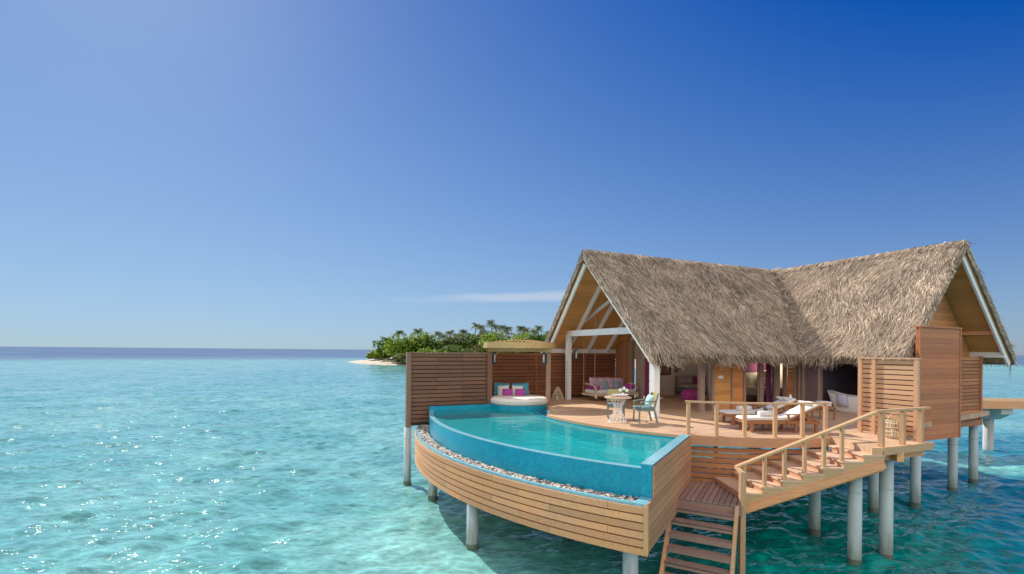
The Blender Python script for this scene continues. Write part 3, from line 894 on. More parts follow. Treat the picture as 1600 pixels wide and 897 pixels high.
# curved cladding boards
hz = 0.135
b = MB(WM)
for k in range(6):
    z1 = -0.66 - k * (hz + .012)
    # each course is made of bent boards butted end to end
    cuts = [T0] + [t_ for t_ in (T0 + 11.5 + (k % 3) * 4.1 + j * 14.5 for j in range(4)) if t_ < T1 - 3] + [T1 + .14]
    for j in range(len(cuts) - 1):
        b.ring(CP, 11.445, 11.475 + .0015 * ((k * 3 + j * 5) % 3), cuts[j] + (.02 if j else 0), cuts[j + 1] - .02, z1 - hz, z1 - .014, 16)
b.build('cladding_board', M['honey'], pool)
b = MB(WM); b.ring(CP, 11.40, 11.436, T0, T1 + .14, -1.5, -0.805, 70); b.build('cladding_backing', M['fence'], pool)
b = MB(WM); b.ring(CP, 7.4, 11.4, T0, T1, -1.42, -1.34, 50); b.build('underside', M['teak'], pool)
# radial end cladding
b = MB(WM)
for k in range(10):
    z1 = -0.02 - k * (hz + .012)
    radial(b, 7.15, 11.04 if z1 > -.6 else 11.47, 0.0, 0.03, z1 - hz, z1)
b.build('end_cladding', M['teak'], pool)
b = MB(WM); radial(b, 11.43, 11.49, -0.05, 0.036, -1.5, -0.64); b.build('corner_post', M['honey_v'], pool)
b = MB(WM); radial(b, 7.2, 11.4, -.04, -0.005, -1.46, -0.75); b.build('end_backing', M['fence'], pool)
for (x, y) in ((-.93, 12.12), (-2.53, 16.1), (2.36, 9.75), (1.6, 13.6)):
    stilt(x, y, D - 1.34, pool, 0.15)
# pool water
def pool_water_mat():
    m, n, l, b = new_mat('pool_water')
    n.remove(b)
    out = n['Material Output']
    tr = n.new('ShaderNodeBsdfTransparent'); tr.inputs[0].default_value = (0.50, 0.95, 0.95, 1)
    gl = n.new('ShaderNodeBsdfGlossy'); gl.inputs['Roughness'].default_value = 0.03
    df = n.new('ShaderNodeBsdfDiffuse'); df.inputs[0].default_value = (0.01, 0.58, 0.64, 1)
    fr = n.new('ShaderNodeFresnel'); fr.inputs[0].default_value = 1.22
    tc = n.new('ShaderNodeTexCoord')
    nz = n.new('ShaderNodeTexNoise'); nz.inputs['Scale'].default_value = 2.2; nz.inputs['Detail'].default_value = 3; l.new(tc.outputs['Object'], nz.inputs['Vector'])
    bp = n.new('ShaderNodeBump'); bp.inputs['Strength'].default_value = 0.35; bp.inputs['Distance'].default_value = 0.06
    l.new(nz.outputs['Fac'], bp.inputs['Height'])
    for q in (gl, fr): l.new(bp.outputs[0], q.inputs['Normal'])
    m0 = n.new('ShaderNodeMixShader'); m0.inputs[0].default_value = 0.5
    l.new(tr.outputs[0], m0.inputs[1]); l.new(df.outputs[0], m0.inputs[2])
    m1 = n.new('ShaderNodeMixShader'); l.new(fr.outputs[0], m1.inputs[0]); l.new(m0.outputs[0], m1.inputs[1]); l.new(gl.outputs[0], m1.inputs[2])
    l.new(m1.outputs[0], out.inputs[0])
    return m
b = MB(WM)
ws = []; wf = []
na, nr = 90, 30
for i in range(na + 1):
    for j in range(nr + 1):
        t = R(T0 + (T1 - 1.3 - T0) * i / na); r = 7.325 + (10.858 - 7.325) * j / nr
        ws.append((CP[0] + r * math.cos(t), CP[1] + r * math.sin(t), rimz - 0.006))
for i in range(na):
    for j in range(nr):
        q = i * (nr + 1) + j
        wf.append((q, q + 1, q + nr + 2, q + nr + 1))
b.add(ws, wf)
o = b.build('pool_water', pool_water_mat())
o.data.flip_normals() if o.data.polygons[0].normal.z < 0 else None
tag(o, kind='structure')
# pebbles in the gutter
pb = MB(WM)
g = random.Random(5)
ico_v = [(0, 0, 1), (.89, 0, .45), (.28, .85, .45), (-.72, .53, .45), (-.72, -.53, .45), (.28, -.85, .45), (.72, .53, -.45), (-.28, .85, -.45), (-.89, 0, -.45), (-.28, -.85, -.45), (.72, -.53, -.45), (0, 0, -1)]
ico_f = [(0, 1, 2), (0, 2, 3), (0, 3, 4), (0, 4, 5), (0, 5, 1), (1, 6, 2), (2, 7, 3), (3, 8, 4), (4, 9, 5), (5, 10, 1), (6, 7, 2), (7, 8, 3), (8, 9, 4), (9, 10, 5), (10, 6, 1), (11, 7, 6), (11, 8, 7), (11, 9, 8), (11, 10, 9), (11, 6, 10)]
for i in range(4200):
    t = R(g.uniform(T0 + .3, T1 - .3)); r = g.uniform(11.03, 11.345)
    s = g.uniform(.026, .052)
    X = Matrix.Translation((CP[0] + r * math.cos(t), CP[1] + r * math.sin(t), -0.70 + g.uniform(.005, .055))) @ Matrix.Rotation(g.uniform(0, 6.28), 4, 'Z') @ Matrix.Rotation(g.uniform(-.5, .5), 4, 'X') @ Matrix.Diagonal((s * 1.3, s, s * .75, 1))
    pb.add(ico_v, ico_f, X)
m, n, l, bb = new_mat('pebbles')
ge = n.new('ShaderNodeNewGeometry'); rp = n.new('ShaderNodeValToRGB')
rp.color_ramp.elements[0].color = (.03, .03, .034, 1); rp.color_ramp.elements[1].color = (.78, .74, .68, 1)
e = rp.color_ramp.elements.new(.45); e.color = (.24, .22, .20, 1)
e = rp.color_ramp.elements.new(.7); e.color = (.50, .42, .33, 1)
l.new(ge.outputs['Random Per Island'], rp.inputs[0]); l.new(rp.outputs[0], bb.inputs['Base Color']); bb.inputs['Roughness'].default_value = .6
tag(pb.build('pebbles', m, smooth=True), 'grey and cream pebbles filling the gutter round the pool', 'pebbles', kind='stuff')

# ================================================================== LOWER LANDING AND LADDER STAIR
rd = er.copy()                      # outward (towards the camera)
tg = Vector((-rd.y, rd.x, 0))       # to the right along the pool end
LZ = -1.16
P0 = Vector((4.46, 12.62, 0))
Ld = thing('stair_landing', 'low greyed timber landing between the pool end and the foot of the upper stairs', 'landing', (4.8, 11.5, D + LZ))
lb = MB(WM)
def lp(s, o, z): p = P0 + rd * s + tg * o; return Vector((p.x, p.y, z))
nb = 12
for k in range(nb):
    o0 = 0.02 + 1.40 * k / nb; o1 = o0 + 1.40 / nb - .016
    ps = [lp(-.25 if k > 2 else 0, o0, 0), lp(1.6, o0, 0), lp(1.6, o1, 0), lp(-.25 if k > 2 else 0, o1, 0)]
    lb.prism([(p.x, p.y) for p in ps], LZ - .04, LZ)
lb.build('board', M['landing'], Ld)
lb = MB(WM)
lb.beam(lp(1.57, 0.0, LZ - .14), lp(1.57, 1.42, LZ - .14), .05, .18)
lb.beam(lp(.3, 0.0, LZ - .14), lp(.3, 1.42, LZ - .14), .05, .18)
lb.build('joist', M['landing'], Ld)
fl = thing('ladder_stair', 'open-tread timber stair running down from the low landing to the water', 'stair', tuple(lp(1.6, .6, D + LZ)))
ang = math.atan2(1.31, 1.15)
run = 2.6; drop = run * 1.31 / 1.15
sb = MB(WM); sb.beam(lp(1.58, 0.0, LZ - .05), lp(1.58 + run, 0.0, LZ - .05 - drop), .07, .16); sb.build('stringer', M['honey'], fl)
sb = MB(WM); sb.beam(lp(1.58, 1.32, LZ - .05), lp(1.58 + run, 1.32, LZ - .05 - drop), .07, .16); sb.build('stringer', M['rail'], fl)
for k in range(12):
    s = 1.58 + .13 + .20 * k; z = LZ - .19 - .20 * k * 1.31 / 1.15
    tb = MB(WM)
    tb.beam(lp(s, .036, z), lp(s, 1.284, z), .23, .045)
    tb.beam(lp(s + .10, .036, z - .03), lp(s + .10, 1.284, z - .03), .03, .09)
    tb.build('tread', M['landing'], fl)

# ================================================================== UPPER STAIRS (axis along world X)
us = thing('deck_stairs', 'wide pale timber stairs climbing right from the low landing to the deck corner', 'stairs', (6.6, 11.7, D + LZ))
rise = 0.145; tr = 0.45; X0 = 5.13
Yn, Yf = 11.02, 12.42
NS = 7
for k in range(NS):
    z = LZ + rise * (k + 1)
    x = X0 + tr * k
    yf = Yf if k < 6 else 12.2
    t = MB(WM); t.box(x - .03, x + tr + .02, Yn - .01, yf, z - .04, z); t.build('tread', M['tread'], us)
    t = MB(WM); t.box(x, x + .025, Yn + .04, yf, z - rise, z - .04); t.build('riser', M['riser'], us)
sg = MB(WM)
pts = []
for k in range(NS):
    z = LZ + rise * (k + 1) - .042
    pts += [(X0 + tr * k, z), (X0 + tr * (k + 1), z)]
pts += [(X0 + tr * NS, -.40), (X0 + tr * NS - .02, -.40), (X0 + .02, LZ - .32), (X0, LZ - .32)]
n_ = len(pts)
# saw-toothed side board, cut as columns under each tread
for k in range(NS):
    x0, x1 = X0 + tr * k, X0 + tr * (k + 1)
    zt = LZ + rise * (k + 1) - .041
    sl_ = lambda x: LZ - .30 + (x - X0) / (tr * NS) * (-.44 - (LZ - .30))
    sg.add([(x0, Yn, sl_(x0)), (x1, Yn, sl_(x1)), (x1, Yn, zt), (x0, Yn, zt), (x0, Yn + .045, sl_(x0)), (x1, Yn + .045, sl_(x1)), (x1, Yn + .045, zt), (x0, Yn + .045, zt)],
           [(0, 1, 2, 3), (7, 6, 5, 4), (0, 4, 5, 1), (3, 2, 6, 7), (0, 3, 7, 4), (1, 5, 6, 2)])
sg.build('side_board', M['rail'], us)
sg = MB(WM); sg.beam((X0 - .02, Yn - .02, LZ - .24), (X0 + tr * NS, Yn - .02, -.36), .05, .15); sg.build('stringer', M['honey'], us)
sg = MB(WM); sg.beam((X0 - .02, 11.75, LZ - .33), (X0 + tr * NS, 11.75, -.47), 1.45, .05); sg.build('soffit', M['wall_orange'], us)

# stair railing and landing railing
sr = thing('stair_railing', 'honey timber railing along the near side of the deck stairs and landing', 'railing', (6.6, 11.0, D + LZ))
rt = []
px = [5.2, 5.66, 6.1, 6.55, 6.98, 7.38]
def railz(x): return -0.44 + (x - 5.05) / (8.15 - 5.05) * (0.80 + .44)
for x in px:
    k = int((x - X0 + .03) / tr)
    p = MB(WM); p.box(x - .035, x + .035, 11.05, 11.12, LZ + rise * (k + 1), railz(x) - .02); p.build('post', M['rail_v'], sr)
for (x, y) in ((8.36, 11.22), (9.08, 11.53), (9.72, 11.80)):
    p = MB(WM); X = Matrix.Translation((x, y, 0)) @ Matrix.Rotation(TH, 4, 'Z'); p.box(-.05, .05, -.05, .05, 0, .79, X); p.build('post', M['rail_v'], sr)
p = MB(WM); p.beam((5.02, 11.085, railz(5.02)), (8.15, 11.1, railz(8.15)), .11, .05); p.build('handrail', M['rail'], sr)
p = MB(WM); p.beam((8.12, 11.10, .815), (10.02, 11.94, .815), .10, .05); p.build('handrail', M['rail'], sr)
p = MB(WM); p.box(4.92, 5.03, 10.62, 10.73, -3.2, railz(5.0) + .0); p.build('newel_post', M['rail_v'], sr)
p = MB(WM); p.beam((4.97, 10.68, railz(5.0) - .04), (5.04, 11.1, railz(5.02) - .01), .09, .05); p.build('handrail', M['rail'], sr)

dr = thing('deck_railing', 'low curved honey timber railing in front of the sun loungers', 'railing', (6.2, 12.4, D))
rp_ = [(4.53, 12.72), (5.17, 12.52), (5.83, 12.42), (6.57, 12.38), (7.3, 12.46), (7.98, 12.62)]
for (x, y) in rp_:
    p = MB(WM); p.box(x - .04, x + .04, y - .04, y + .04, 0, .815); p.build('post', M['rail_v'], dr)
p = MB(WM)
top = [(4.45, 12.74)] + rp_[1:-1] + [(8.05, 12.64)]
P = []
for i in range(len(top) - 1):
    P += [(top[i][0], top[i][1])]
P.append(top[-1])
ribbon(p, P, -.05, .1, .815, .86)
p.build('handrail', M['rail'], dr)

# ================================================================== FENCES AND SCREENS
def slat_run(mb, a0, a1, b0, z0, z1, h, gap, t=.02, axis='a'):
    z = z1
    while z - h >= z0 - 1e-6:
        if axis == 'a':
            m_ = max(1, round((a1 - a0) / 1.15))
            for j in range(m_):
                c0_, c1_ = a0 + (a1 - a0) * j / m_, a0 + (a1 - a0) * (j + 1) / m_
                mb.box(c0_ + .004, c1_ - .004, b0 - t / 2, b0 + t / 2, z - h, z)
        else: mb.box(b0 - t / 2, b0 + t / 2, a0, a1, z - h, z)
        z -= h + gap
pf = htHing('privacy_fence', 'dark brown slatted fence beside the pool, its left post on a stilt', 'fence', 6.0, 17.72)
s = MB(HM); slat_run(s, 4.08, 7.02, 17.74, -0.62, 1.97, .118, .030, .04); s.build('slat', M['fence'], pf)
s = MB(HM); s.box(4.05, 7.05, 17.80, 17.82, -0.64, 1.97); s.build('backing', M['dark_wood'], pf)
s = MB(HM); s.box(3.93, 4.09, 17.64, 17.82, -.68, 2.02); s.build('post', M['fence_post'], pf)
s = MB(HM); s.box(7.02, 7.2, 17.64, 17.82, -.05, 1.99); s.build('post', M['fence'], pf)
s = MB(HM); s.box(4.05, 7.05, 17.68, 17.83, 1.975, 2.015); s.build('cap_rail', M['fence_post'], pf)
s = MB(HM); s.box(5.0, 5.08, 17.825, 17.88, -.6, 1.96); s.build('rear_batten', M['fence_post'], pf)
q = Hw(4.0, 17.73)
stilt(q.x, q.y, D - .68, pf, 0.13)
bf = htHing('terrace_fence', 'red-brown slatted fence behind the daybed and swing seat', 'fence', 11, 19.32)
s = MB(HM); slat_run(s, 7.2, 14.2, 19.32, 0.02, 2.0, .118, .028, .04); s.build('slat', M['fence_red'], bf)
s = MB(HM); s.box(7.2, 14.2, 19.375, 19.395, 0.0, 2.0); s.build('backing', M['dark_wood'], bf)
s = MB(HM); slat_run(s, 17.83, 19.3, 7.12, 0.02, 1.98, .11, .02, axis='b'); s.build('return_panel', M['fence'], bf)
for a in (7.2, 9.9, 12.4):
    s = MB(HM); s.box(a, a + .12, 19.25, 19.295, 0, 2.02); s.build('post', M['fence_red'], bf)
sc = htHing('slatted_screen', 'sunlit pale timber slatted screen standing on the deck behind the rattan lantern', 'screen', 14.05, 7.6)
s = MB(HM); slat_run(s, 6.98, 8.25, 14.06, 0.06, 1.94, .10, .026, axis='b'); s.build('slat', M['screen'], sc)
s = MB(HM); s.box(14.085, 14.10, 6.98, 8.25, 0.05, 1.94); s.build('backing', M['fence'], sc)
for bb_ in (6.90, 7.86, 8.2):
    s = MB(HM); s.box(14.0, 14.09, bb_, bb_ + .09, 0, 1.985); s.build('post', M['screen'], sc)
s = MB(HM); s.box(13.99, 14.11, 6.88, 8.3, 1.97, 2.01); s.build('cap_rail', M['screen'], sc)
s2 = htHing('shower_screen', 'slatted timber screen low under the right gable, over the last stilts', 'screen', 21.8, 9.6)
s = MB(HM); slat_run(s, 20.1, 23.55, 9.62, -.30, 2.0, .105, .024); s.build('slat', M['wall_wood'], s2)
s = MB(HM); s.box(20.1, 23.55, 9.645, 9.66, -.3, 2.0); s.build('backing', M['fence'], s2)
s = MB(HM); s.box(23.52, 23.64, 9.56, 9.68, -.5, 2.04); s.build('post', M['wall_wood'], s2)
s = MB(HM); s.box(20.1, 23.6, 9.56, 9.67, -.52, -.31); s.build('bottom_board', M['wall_wood'], s2)
# ================================================================== VILLA
villa = htHing('villa', 'overwater villa with a steep L-shaped grey-brown thatched roof and open white-framed gable', 'villa', 17.5, 14.5)
RB, RA, RZ = 16.1, 20.9, 5.95
S1k, S2k = 3.85 / 3.7, 3.85 / 3.4
EB0, EB1, EA0, EA1, EZ = 12.4, 19.8, 17.5, 24.3, 2.1
GA, GB = 10.28, 8.93
slopes = {
    'front': [(GA, RB, RZ), (RA, RB, RZ), (EA0, EB0, EZ), (GA + .22, EB0, EZ)],
    'left': [(RA, RB, RZ), (RA, GB, RZ), (EA0, GB, EZ), (EA0, EB0, EZ)],
    'back': [(RA, RB, RZ), (GA, RB, RZ), (GA + .22, EB1, EZ), (EA1, EB1, EZ)],
    'right': [(RA, GB, RZ), (RA, RB, RZ), (EA1, EB1, EZ), (EA1, GB, EZ)]}
def bil(q, u, v):
    a, b_, c, d = [Vector(p) for p in q]
    return (a.lerp(b_, u)).lerp(d.lerp(c, u), v)
def thatch_mat(name, dark, mid, pale, island=True):
    m, n, l, b = new_mat(name)
    ge = n.new('ShaderNodeNewGeometry'); rp = n.new('ShaderNodeValToRGB')
    rp.color_ramp.elements[0].color = c4(dark); rp.color_ramp.elements[1].color = c4(pale)
    e = rp.color_ramp.elements.new(.5); e.color = c4(mid)
    tc = n.new('ShaderNodeTexCoord'); nz = n.new('ShaderNodeTexNoise'); nz.inputs['Scale'].default_value = 0.9; nz.inputs['Detail'].default_value = 6; nz.inputs['Roughness'].default_value = .65
    l.new(tc.outputs['Object'], nz.inputs['Vector'])
    mr = n.new('ShaderNodeMapRange'); mr.inputs[1].default_value = .25; mr.inputs[2].default_value = .75; mr.inputs[3].default_value = .62; mr.inputs[4].default_value = 1.32
    l.new(nz.outputs['Fac'], mr.inputs[0])
    hs = n.new('ShaderNodeHueSaturation'); l.new(rp.outputs[0], hs.inputs['Color']); l.new(mr.outputs[0], hs.inputs['Value'])
    if island: l.new(ge.outputs['Random Per Island'], rp.inputs[0])
    else:
        n2 = n.new('ShaderNodeTexNoise'); n2.inputs['Scale'].default_value = 25; n2.inputs['Detail'].default_value = 4; l.new(tc.outputs['Object'], n2.inputs['Vector']); l.new(n2.outputs['Fac'], rp.inputs[0])
    l.new(hs.outputs[0], b.inputs['Base Color']); b.inputs['Roughness'].default_value = .85; b.inputs['Specular IOR Level'].default_value = .2
    return m
M['thatch'] = thatch_mat('thatch_core', (.09, .065, .045), (.17, .12, .085), (.26, .19, .13), False)
M['straw'] = thatch_mat('thatch_straw', (.22, .165, .12), (.55, .43, .325), (.83, .70, .565))
roof = MB(HM)
TT = 0.36
for nm, q in slopes.items():
    nu, nv = 48, 26
    nrm = (Vector(q[1]) - Vector(q[0])).cross(Vector(q[3]) - Vector(q[0])).normalized()
    if nrm.z < 0: nrm = -nrm
    vs = []; fs = []
    for i in range(nu + 1):
        for j in range(nv + 1):
            u, v = i / nu, j / nv
            p = bil(q, u, v)
            e = min(1, min(u, 1 - u, 1 - v, v) * 8)
            p = p + nrm * (0.05 * e * (math.sin(p.x * 2.1 + p.y * 1.3) * math.sin(p.z * 2.7 + p.x) + .5 * math.sin(p.y * 5.1 - p.z * 4)))
            p.z -= .10 * max(0, v - .88) / .12      # the eave rounds over
            vs.append(p)
    o = len(vs)
    vs += [bil(q, 0, 0) - Vector((0, 0, TT)), bil(q, 1, 0) - Vector((0, 0, TT)), bil(q, 1, 1) - Vector((0, 0, TT)), bil(q, 0, 1) - Vector((0, 0, TT))]
    for i in range(nu):
        for j in range(nv):
            k = i * (nv + 1) + j
            fs.append((k, k + nv + 1, k + nv + 2, k + 1))
    fs.append((o, o + 3, o + 2, o + 1))
    fs.append(tuple(j for j in range(nv + 1)) + (o + 3, o))
    fs.append(tuple(nu * (nv + 1) + j for j in range(nv, -1, -1)) + (o + 1, o + 2))
    fs.append(tuple(i * (nv + 1) for i in range(nu, -1, -1)) + (o, o + 1))
    fs.append(tuple(i * (nv + 1) + nv for i in range(nu + 1)) + (o + 2, o + 3))
    roof.add(vs, fs)
roof_o = roof.build('thatched_roof', M['thatch'], villa)

def straw_mesh():
    g = np.random.default_rng(11)
    V = []
    def emit(P, d, nrm, L, w):
        """flat tapered straws: base P, direction d, surface normal nrm"""
        d = d / np.linalg.norm(d, axis=1, keepdims=True)
        s = np.cross(d, nrm); s /= np.linalg.norm(s, axis=1, keepdims=True) + 1e-9
        roll = g.normal(0, 0.6, len(P))[:, None]
        s = s * np.cos(roll) + nrm * np.sin(roll)
        w = w[:, None]; L = L[:, None]
        V.append(np.stack([P - s * w, P + s * w, P + d * L + s * w * .45, P + d * L - s * w * .45], 1))
    dens = {'front': 1150, 'left': 1150, 'back': 70, 'right': 110}
    for nm, q in slopes.items():
        q = [np.array(p) for p in q]
        area = 0.5 * np.linalg.norm(np.cross(q[2] - q[0], q[3] - q[1]))
        n = int(area * dens[nm])
        # even spread over a trapezium: pick the row by its width
        wt, wb = np.linalg.norm(q[1] - q[0]), np.linalg.norm(q[2] - q[3])
        v = g.random(n * 2); keep = g.random(n * 2) < (wt + (wb - wt) * v) / max(wt, wb); v = v[keep][:n]; n = len(v)
        u = g.random(n)
        P = (q[0] + (q[1] - q[0]) * u[:, None]) * (1 - v[:, None]) + (q[3] + (q[2] - q[3]) * u[:, None]) * v[:, None]
        nrm = np.cross(q[1] - q[0], q[3] - q[0]); nrm /= np.linalg.norm(nrm)
        if nrm[2] < 0: nrm = -nrm
        down = np.array([0, 0, -1.0]) - nrm * (-nrm[2]); down /= np.linalg.norm(down)
        side = np.cross(nrm, down)
        # wind-combed swirls plus scatter
        sw = 0.30 * np.sin(P[:, 0] * .9 + P[:, 2] * .8) + 0.22 * np.sin(P[:, 1] * 1.7 - P[:, 2] * 1.9 + 2)
        th = sw + g.normal(0, 0.26, n)
        d = down * np.cos(th)[:, None] + side * np.sin(th)[:, None] + nrm * g.normal(0.02, 0.06, n)[:, None]
        emit(P + nrm * g.uniform(0.0, 0.07, n)[:, None], d, np.tile(nrm, (n, 1)), g.uniform(.14, .36, n), g.uniform(.004, .0105, n))
        # eave fringe, several ragged layers
        e = q[2] - q[3]; L = np.linalg.norm(e)
        k = int(L * (560 if nm in ('front', 'left') else 90))
        u = g.random(k)
        out = nrm * 1.0; out[2] = 0; out /= np.linalg.norm(out)
        P = q[3] + e * u[:, None] - down * g.uniform(-.08, .45, k)[:, None] + nrm * g.uniform(-.26, .05, k)[:, None]
        P[:, 2] -= .05
        d = down * g.uniform(.7, 1.0, k)[:, None] + np.array([0, 0, -1]) * g.uniform(.1, .9, k)[:, None] + side * (g.normal(.1, .42, k))[:, None]
        emit(P, d, np.tile(nrm, (k, 1)), g.uniform(.18, .48, k) * (0.75 + .25 * np.sin(u * L * 2.3) + .12 * np.sin(u * L * 7.1)), g.uniform(.005, .012, k))
        # verges at the gable ends
        for (p0, p1, on) in ((q[0], q[3], nm in ('front', 'right')), (q[1], q[2], nm in ('left', 'back'))):
            if not on: continue
            k = int(np.linalg.norm(p1 - p0) * 420)
            f = g.random(k)
            P = p0 + (p1 - p0) * f[:, None] - np.array([0, 0, 1.0]) * g.uniform(-.03, TT * .9, k)[:, None]
            dd = (p1 - p0) / np.linalg.norm(p1 - p0)
            outn = np.array([-1, 0, 0]) if nm in ('front', 'back') else np.array([0, -1, 0])
            d = dd + outn * g.normal(.08, .10, k)[:, None] + nrm * g.normal(-.04, .08, k)[:, None]
            emit(P + outn * .01, d, np.tile(outn.astype(float), (k, 1)), g.uniform(.10, .24, k), g.uniform(.005, .011, k))
    # ridge roll and valley
    for (p0, p1, k) in ((np.array([GA, RB, RZ]), np.array([RA, RB, RZ]), 5200), (np.array([RA, RB, RZ]), np.array([RA, GB, RZ]), 4200)):
        f = g.random(k); P = p0 + (p1 - p0) * f[:, None] + g.normal(0, .018, (k, 3)); P[:, 2] += .015
        ax = (p1 - p0) / np.linalg.norm(p1 - p0)
        pe = np.array([-ax[1], ax[0], 0])
        sg = np.where(g.random(k) < .5, 1, -1)
        d = pe * sg[:, None] + ax * g.normal(0, .4, k)[:, None] + np.array([0, 0, -1]) * g.uniform(.55, 1.2, k)[:, None]
        n_ = np.tile(np.array([0, 0, 1.0]), (k, 1)) + pe * sg[:, None] * .7
        emit(P, d, n_ / np.linalg.norm(n_, axis=1, keepdims=True), g.uniform(.2, .42, k), g.uniform(.008, .02, k))
    k = 2600
    p0, p1 = np.array([RA, RB, RZ]), np.array([EA0, EB0, EZ])
    f = g.random(k); P = p0 + (p1 - p0) * f[:, None] + g.normal(0, .07, (k, 3)); P[:, 2] += .05
    dd = (p1 - p0) / np.linalg.norm(p1 - p0)
    d = dd + g.normal(0, .35, (k, 3))
    emit(P, d, np.tile(np.array([-.5, -.5, .7]), (k, 1)), g.uniform(.2, .45, k), g.uniform(.008, .02, k))
    V_ = np.concatenate(V).reshape(-1, 3)
    T = np.array(parent_matrix(villa).inverted() @ HM)
    V_ = V_ @ T[:3, :3].T + T[:3, 3]
    nq = len(V_) // 4
    me = bpy.data.meshes.new('straw')
    me.vertices.add(len(V_)); me.vertices.foreach_set('co', V_.ravel())
    me.loops.add(nq * 4); me.loops.foreach_set('vertex_index', np.arange(nq * 4))
    me.polygons.add(nq); me.polygons.foreach_set('loop_start', np.arange(nq) * 4)
    me.update(calc_edges=True)
    me.materials.append(M['straw'])
    o = bpy.data.objects.new('straw', me); COL.objects.link(o); o.parent = roof_o
    return o
straw_mesh()

# ceilings: boards along the ridge, just under the thatch
for nm, q in slopes.items():
    cb = MB(HM)
    nst = 26
    for i in range(nst):
        v0, v1 = .02 + .955 * i / nst, .02 + .955 * (i + 1) / nst - .002
        i0 = .004
        P = [bil(q, i0, v0), bil(q, 1 - i0, v0), bil(q, 1 - i0, v1), bil(q, i0, v1)]
        P = [p - Vector((0, 0, TT + .012)) for p in P] + [p - Vector((0, 0, TT + .04)) for p in P]
        cb.add(P, [(0, 1, 2, 3), (7, 6, 5, 4), (0, 4, 5, 1), (1, 5, 6, 2), (2, 6, 7, 3), (3, 7, 4, 0)])
    cb.build('ceiling', M['ceiling'], villa)
zc = RZ - TT - .04
# rafters under the back and front slopes of the porch
for a in (11.55, 12.6, 13.65, 14.7, 15.75):
    for sgn, e in ((1, EB1), (-1, EB0)):
        if sgn < 0 and a > 14: continue
        r = MB(HM)
        y0, y1 = RB + sgn * .12, RB + sgn * 3.45
        r.beam((a, y0, zc - .12 * S1k - .11), (a, y1, zc - 3.45 * S1k - .11), .10, .16)
        r.build('rafter', M['white'], villa)
for sgn in (1, -1):
    r = MB(HM)
    hb = .20 if sgn > 0 else .10
    r.beam((GA + .12, RB + sgn * .04, zc - hb * .6), (GA + .3, RB + sgn * 3.58, zc - 3.58 * S1k - hb * .5), .07, hb)
    r.build('barge_board', M['white'], villa)
    r = MB(HM)
    hb = .20 if sgn > 0 else .06
    r.beam((RA + sgn * .04, GB + .1, zc - hb * .6), (RA + sgn * 3.26, GB + .1, zc - 3.26 * S2k - hb * .5), .07, hb)
    r.build('barge_board', M['white'], villa)
r = MB(HM); r.beam((GA + .3, RB, zc - .14), (18, RB, zc - .14), .12, .22); r.build('ridge_beam', M['white'], villa)
r = MB(HM); r.box(11.12, 11.26, 13.45, 18.95, 2.74, 2.98); r.build('tie_beam', M['white'], villa)
r = MB(HM); r.beam((11.4, 18.75, 2.98), (12.5, 17.0, 4.42), .09, .13); r.build('brace', M['white'], villa)
r = MB(HM); r.box(10.6, 20, 19.30, 19.42, 2.02, 2.20); r.build('wall_plate', M['white'], villa)
r = MB(HM); r.box(10.62, 17.6, 12.62, 12.74, 1.78, 1.94); r.build('wall_plate', M['white'], villa)
r = MB(HM); r.beam((23.2, 9.0, zc - 2.3 * S2k - .05), (23.2, 10.1, zc - 2.3 * S2k - .05), .09, .14); r.build('purlin', M['honey'], villa)
r = MB(HM); r.box(23.75, 23.88, 9.0, 19.4, 2.0, 2.2); r.build('wall_plate', M['white'], villa)
c = MB(HM); c.box(10.72, 10.95, 12.55, 12.78, 0, 1.95); c.build('column', M['white'], villa)
c = MB(HM); c.box(10.69, 10.98, 12.52, 12.81, 0, .04); c.build('column_foot', M['white'], villa)
c = MB(HM); c.box(11.11, 11.30, 18.56, 18.75, 0, 2.74); c.build('column', M['white'], villa)

def plank_wall(mb, p0, p1, z0, z1, t=.03, h=.14):
    """horizontal boards between two plan points"""
    p0, p1 = Vector((p0[0], p0[1], 0)), Vector((p1[0], p1[1], 0))
    z = z0
    while z < z1 - .01:
        zz = min(z1, z + h)
        mb.beam(p0 + Vector((0, 0, (z + zz) / 2)), p1 + Vector((0, 0, (z + zz) / 2)), t, zz - z - .004)
        z += h
# front facade, plane b = 13.3
w = MB(HM); plank_wall(w, (14.08, 13.32), (14.93, 13.32), 0, 2.6); w.build('wood_wall', M['ceiling'], villa)
w = MB(HM); plank_wall(w, (14.99, 13.32), (15.56, 13.32), 0, 2.6, h=.2); w.build('wood_wall', M['wall_orange'], villa)
for (a, wd) in ((13.5, .22), (14.02, .10), (14.96, .06), (15.61, .10), (16.5, .20), (17.34, .07), (17.86, .10)):
    w = MB(HM); w.box(a - wd / 2, a + wd / 2, 13.25, 13.38, 0, 2.5); w.build('door_post', M['pale_wood'], villa)
w = MB(HM); w.box(13.4, 17.9, 13.24, 13.40, 2.1, 2.3); w.build('lintel', M['pale_wood'], villa)
gm, n_, l_, b_ = new_mat('window_glass')
n_.remove(b_)
tr_ = n_.new('ShaderNodeBsdfTransparent'); tr_.inputs[0].default_value = (.88, .92, .92, 1); gl_ = n_.new('ShaderNodeBsdfGlossy'); gl_.inputs['Roughness'].default_value = .02
fr_ = n_.new('ShaderNodeFresnel'); fr_.inputs[0].default_value = 1.45; mx_ = n_.new('ShaderNodeMixShader')
ge_ = n_.new('ShaderNodeNewGeometry'); ff_ = n_.new('ShaderNodeMath'); ff_.operation = 'MULTIPLY_ADD'; l_.new(ge_.outputs['Backfacing'], ff_.inputs[0]); ff_.inputs[1].default_value = -1; ff_.inputs[2].default_value = 1
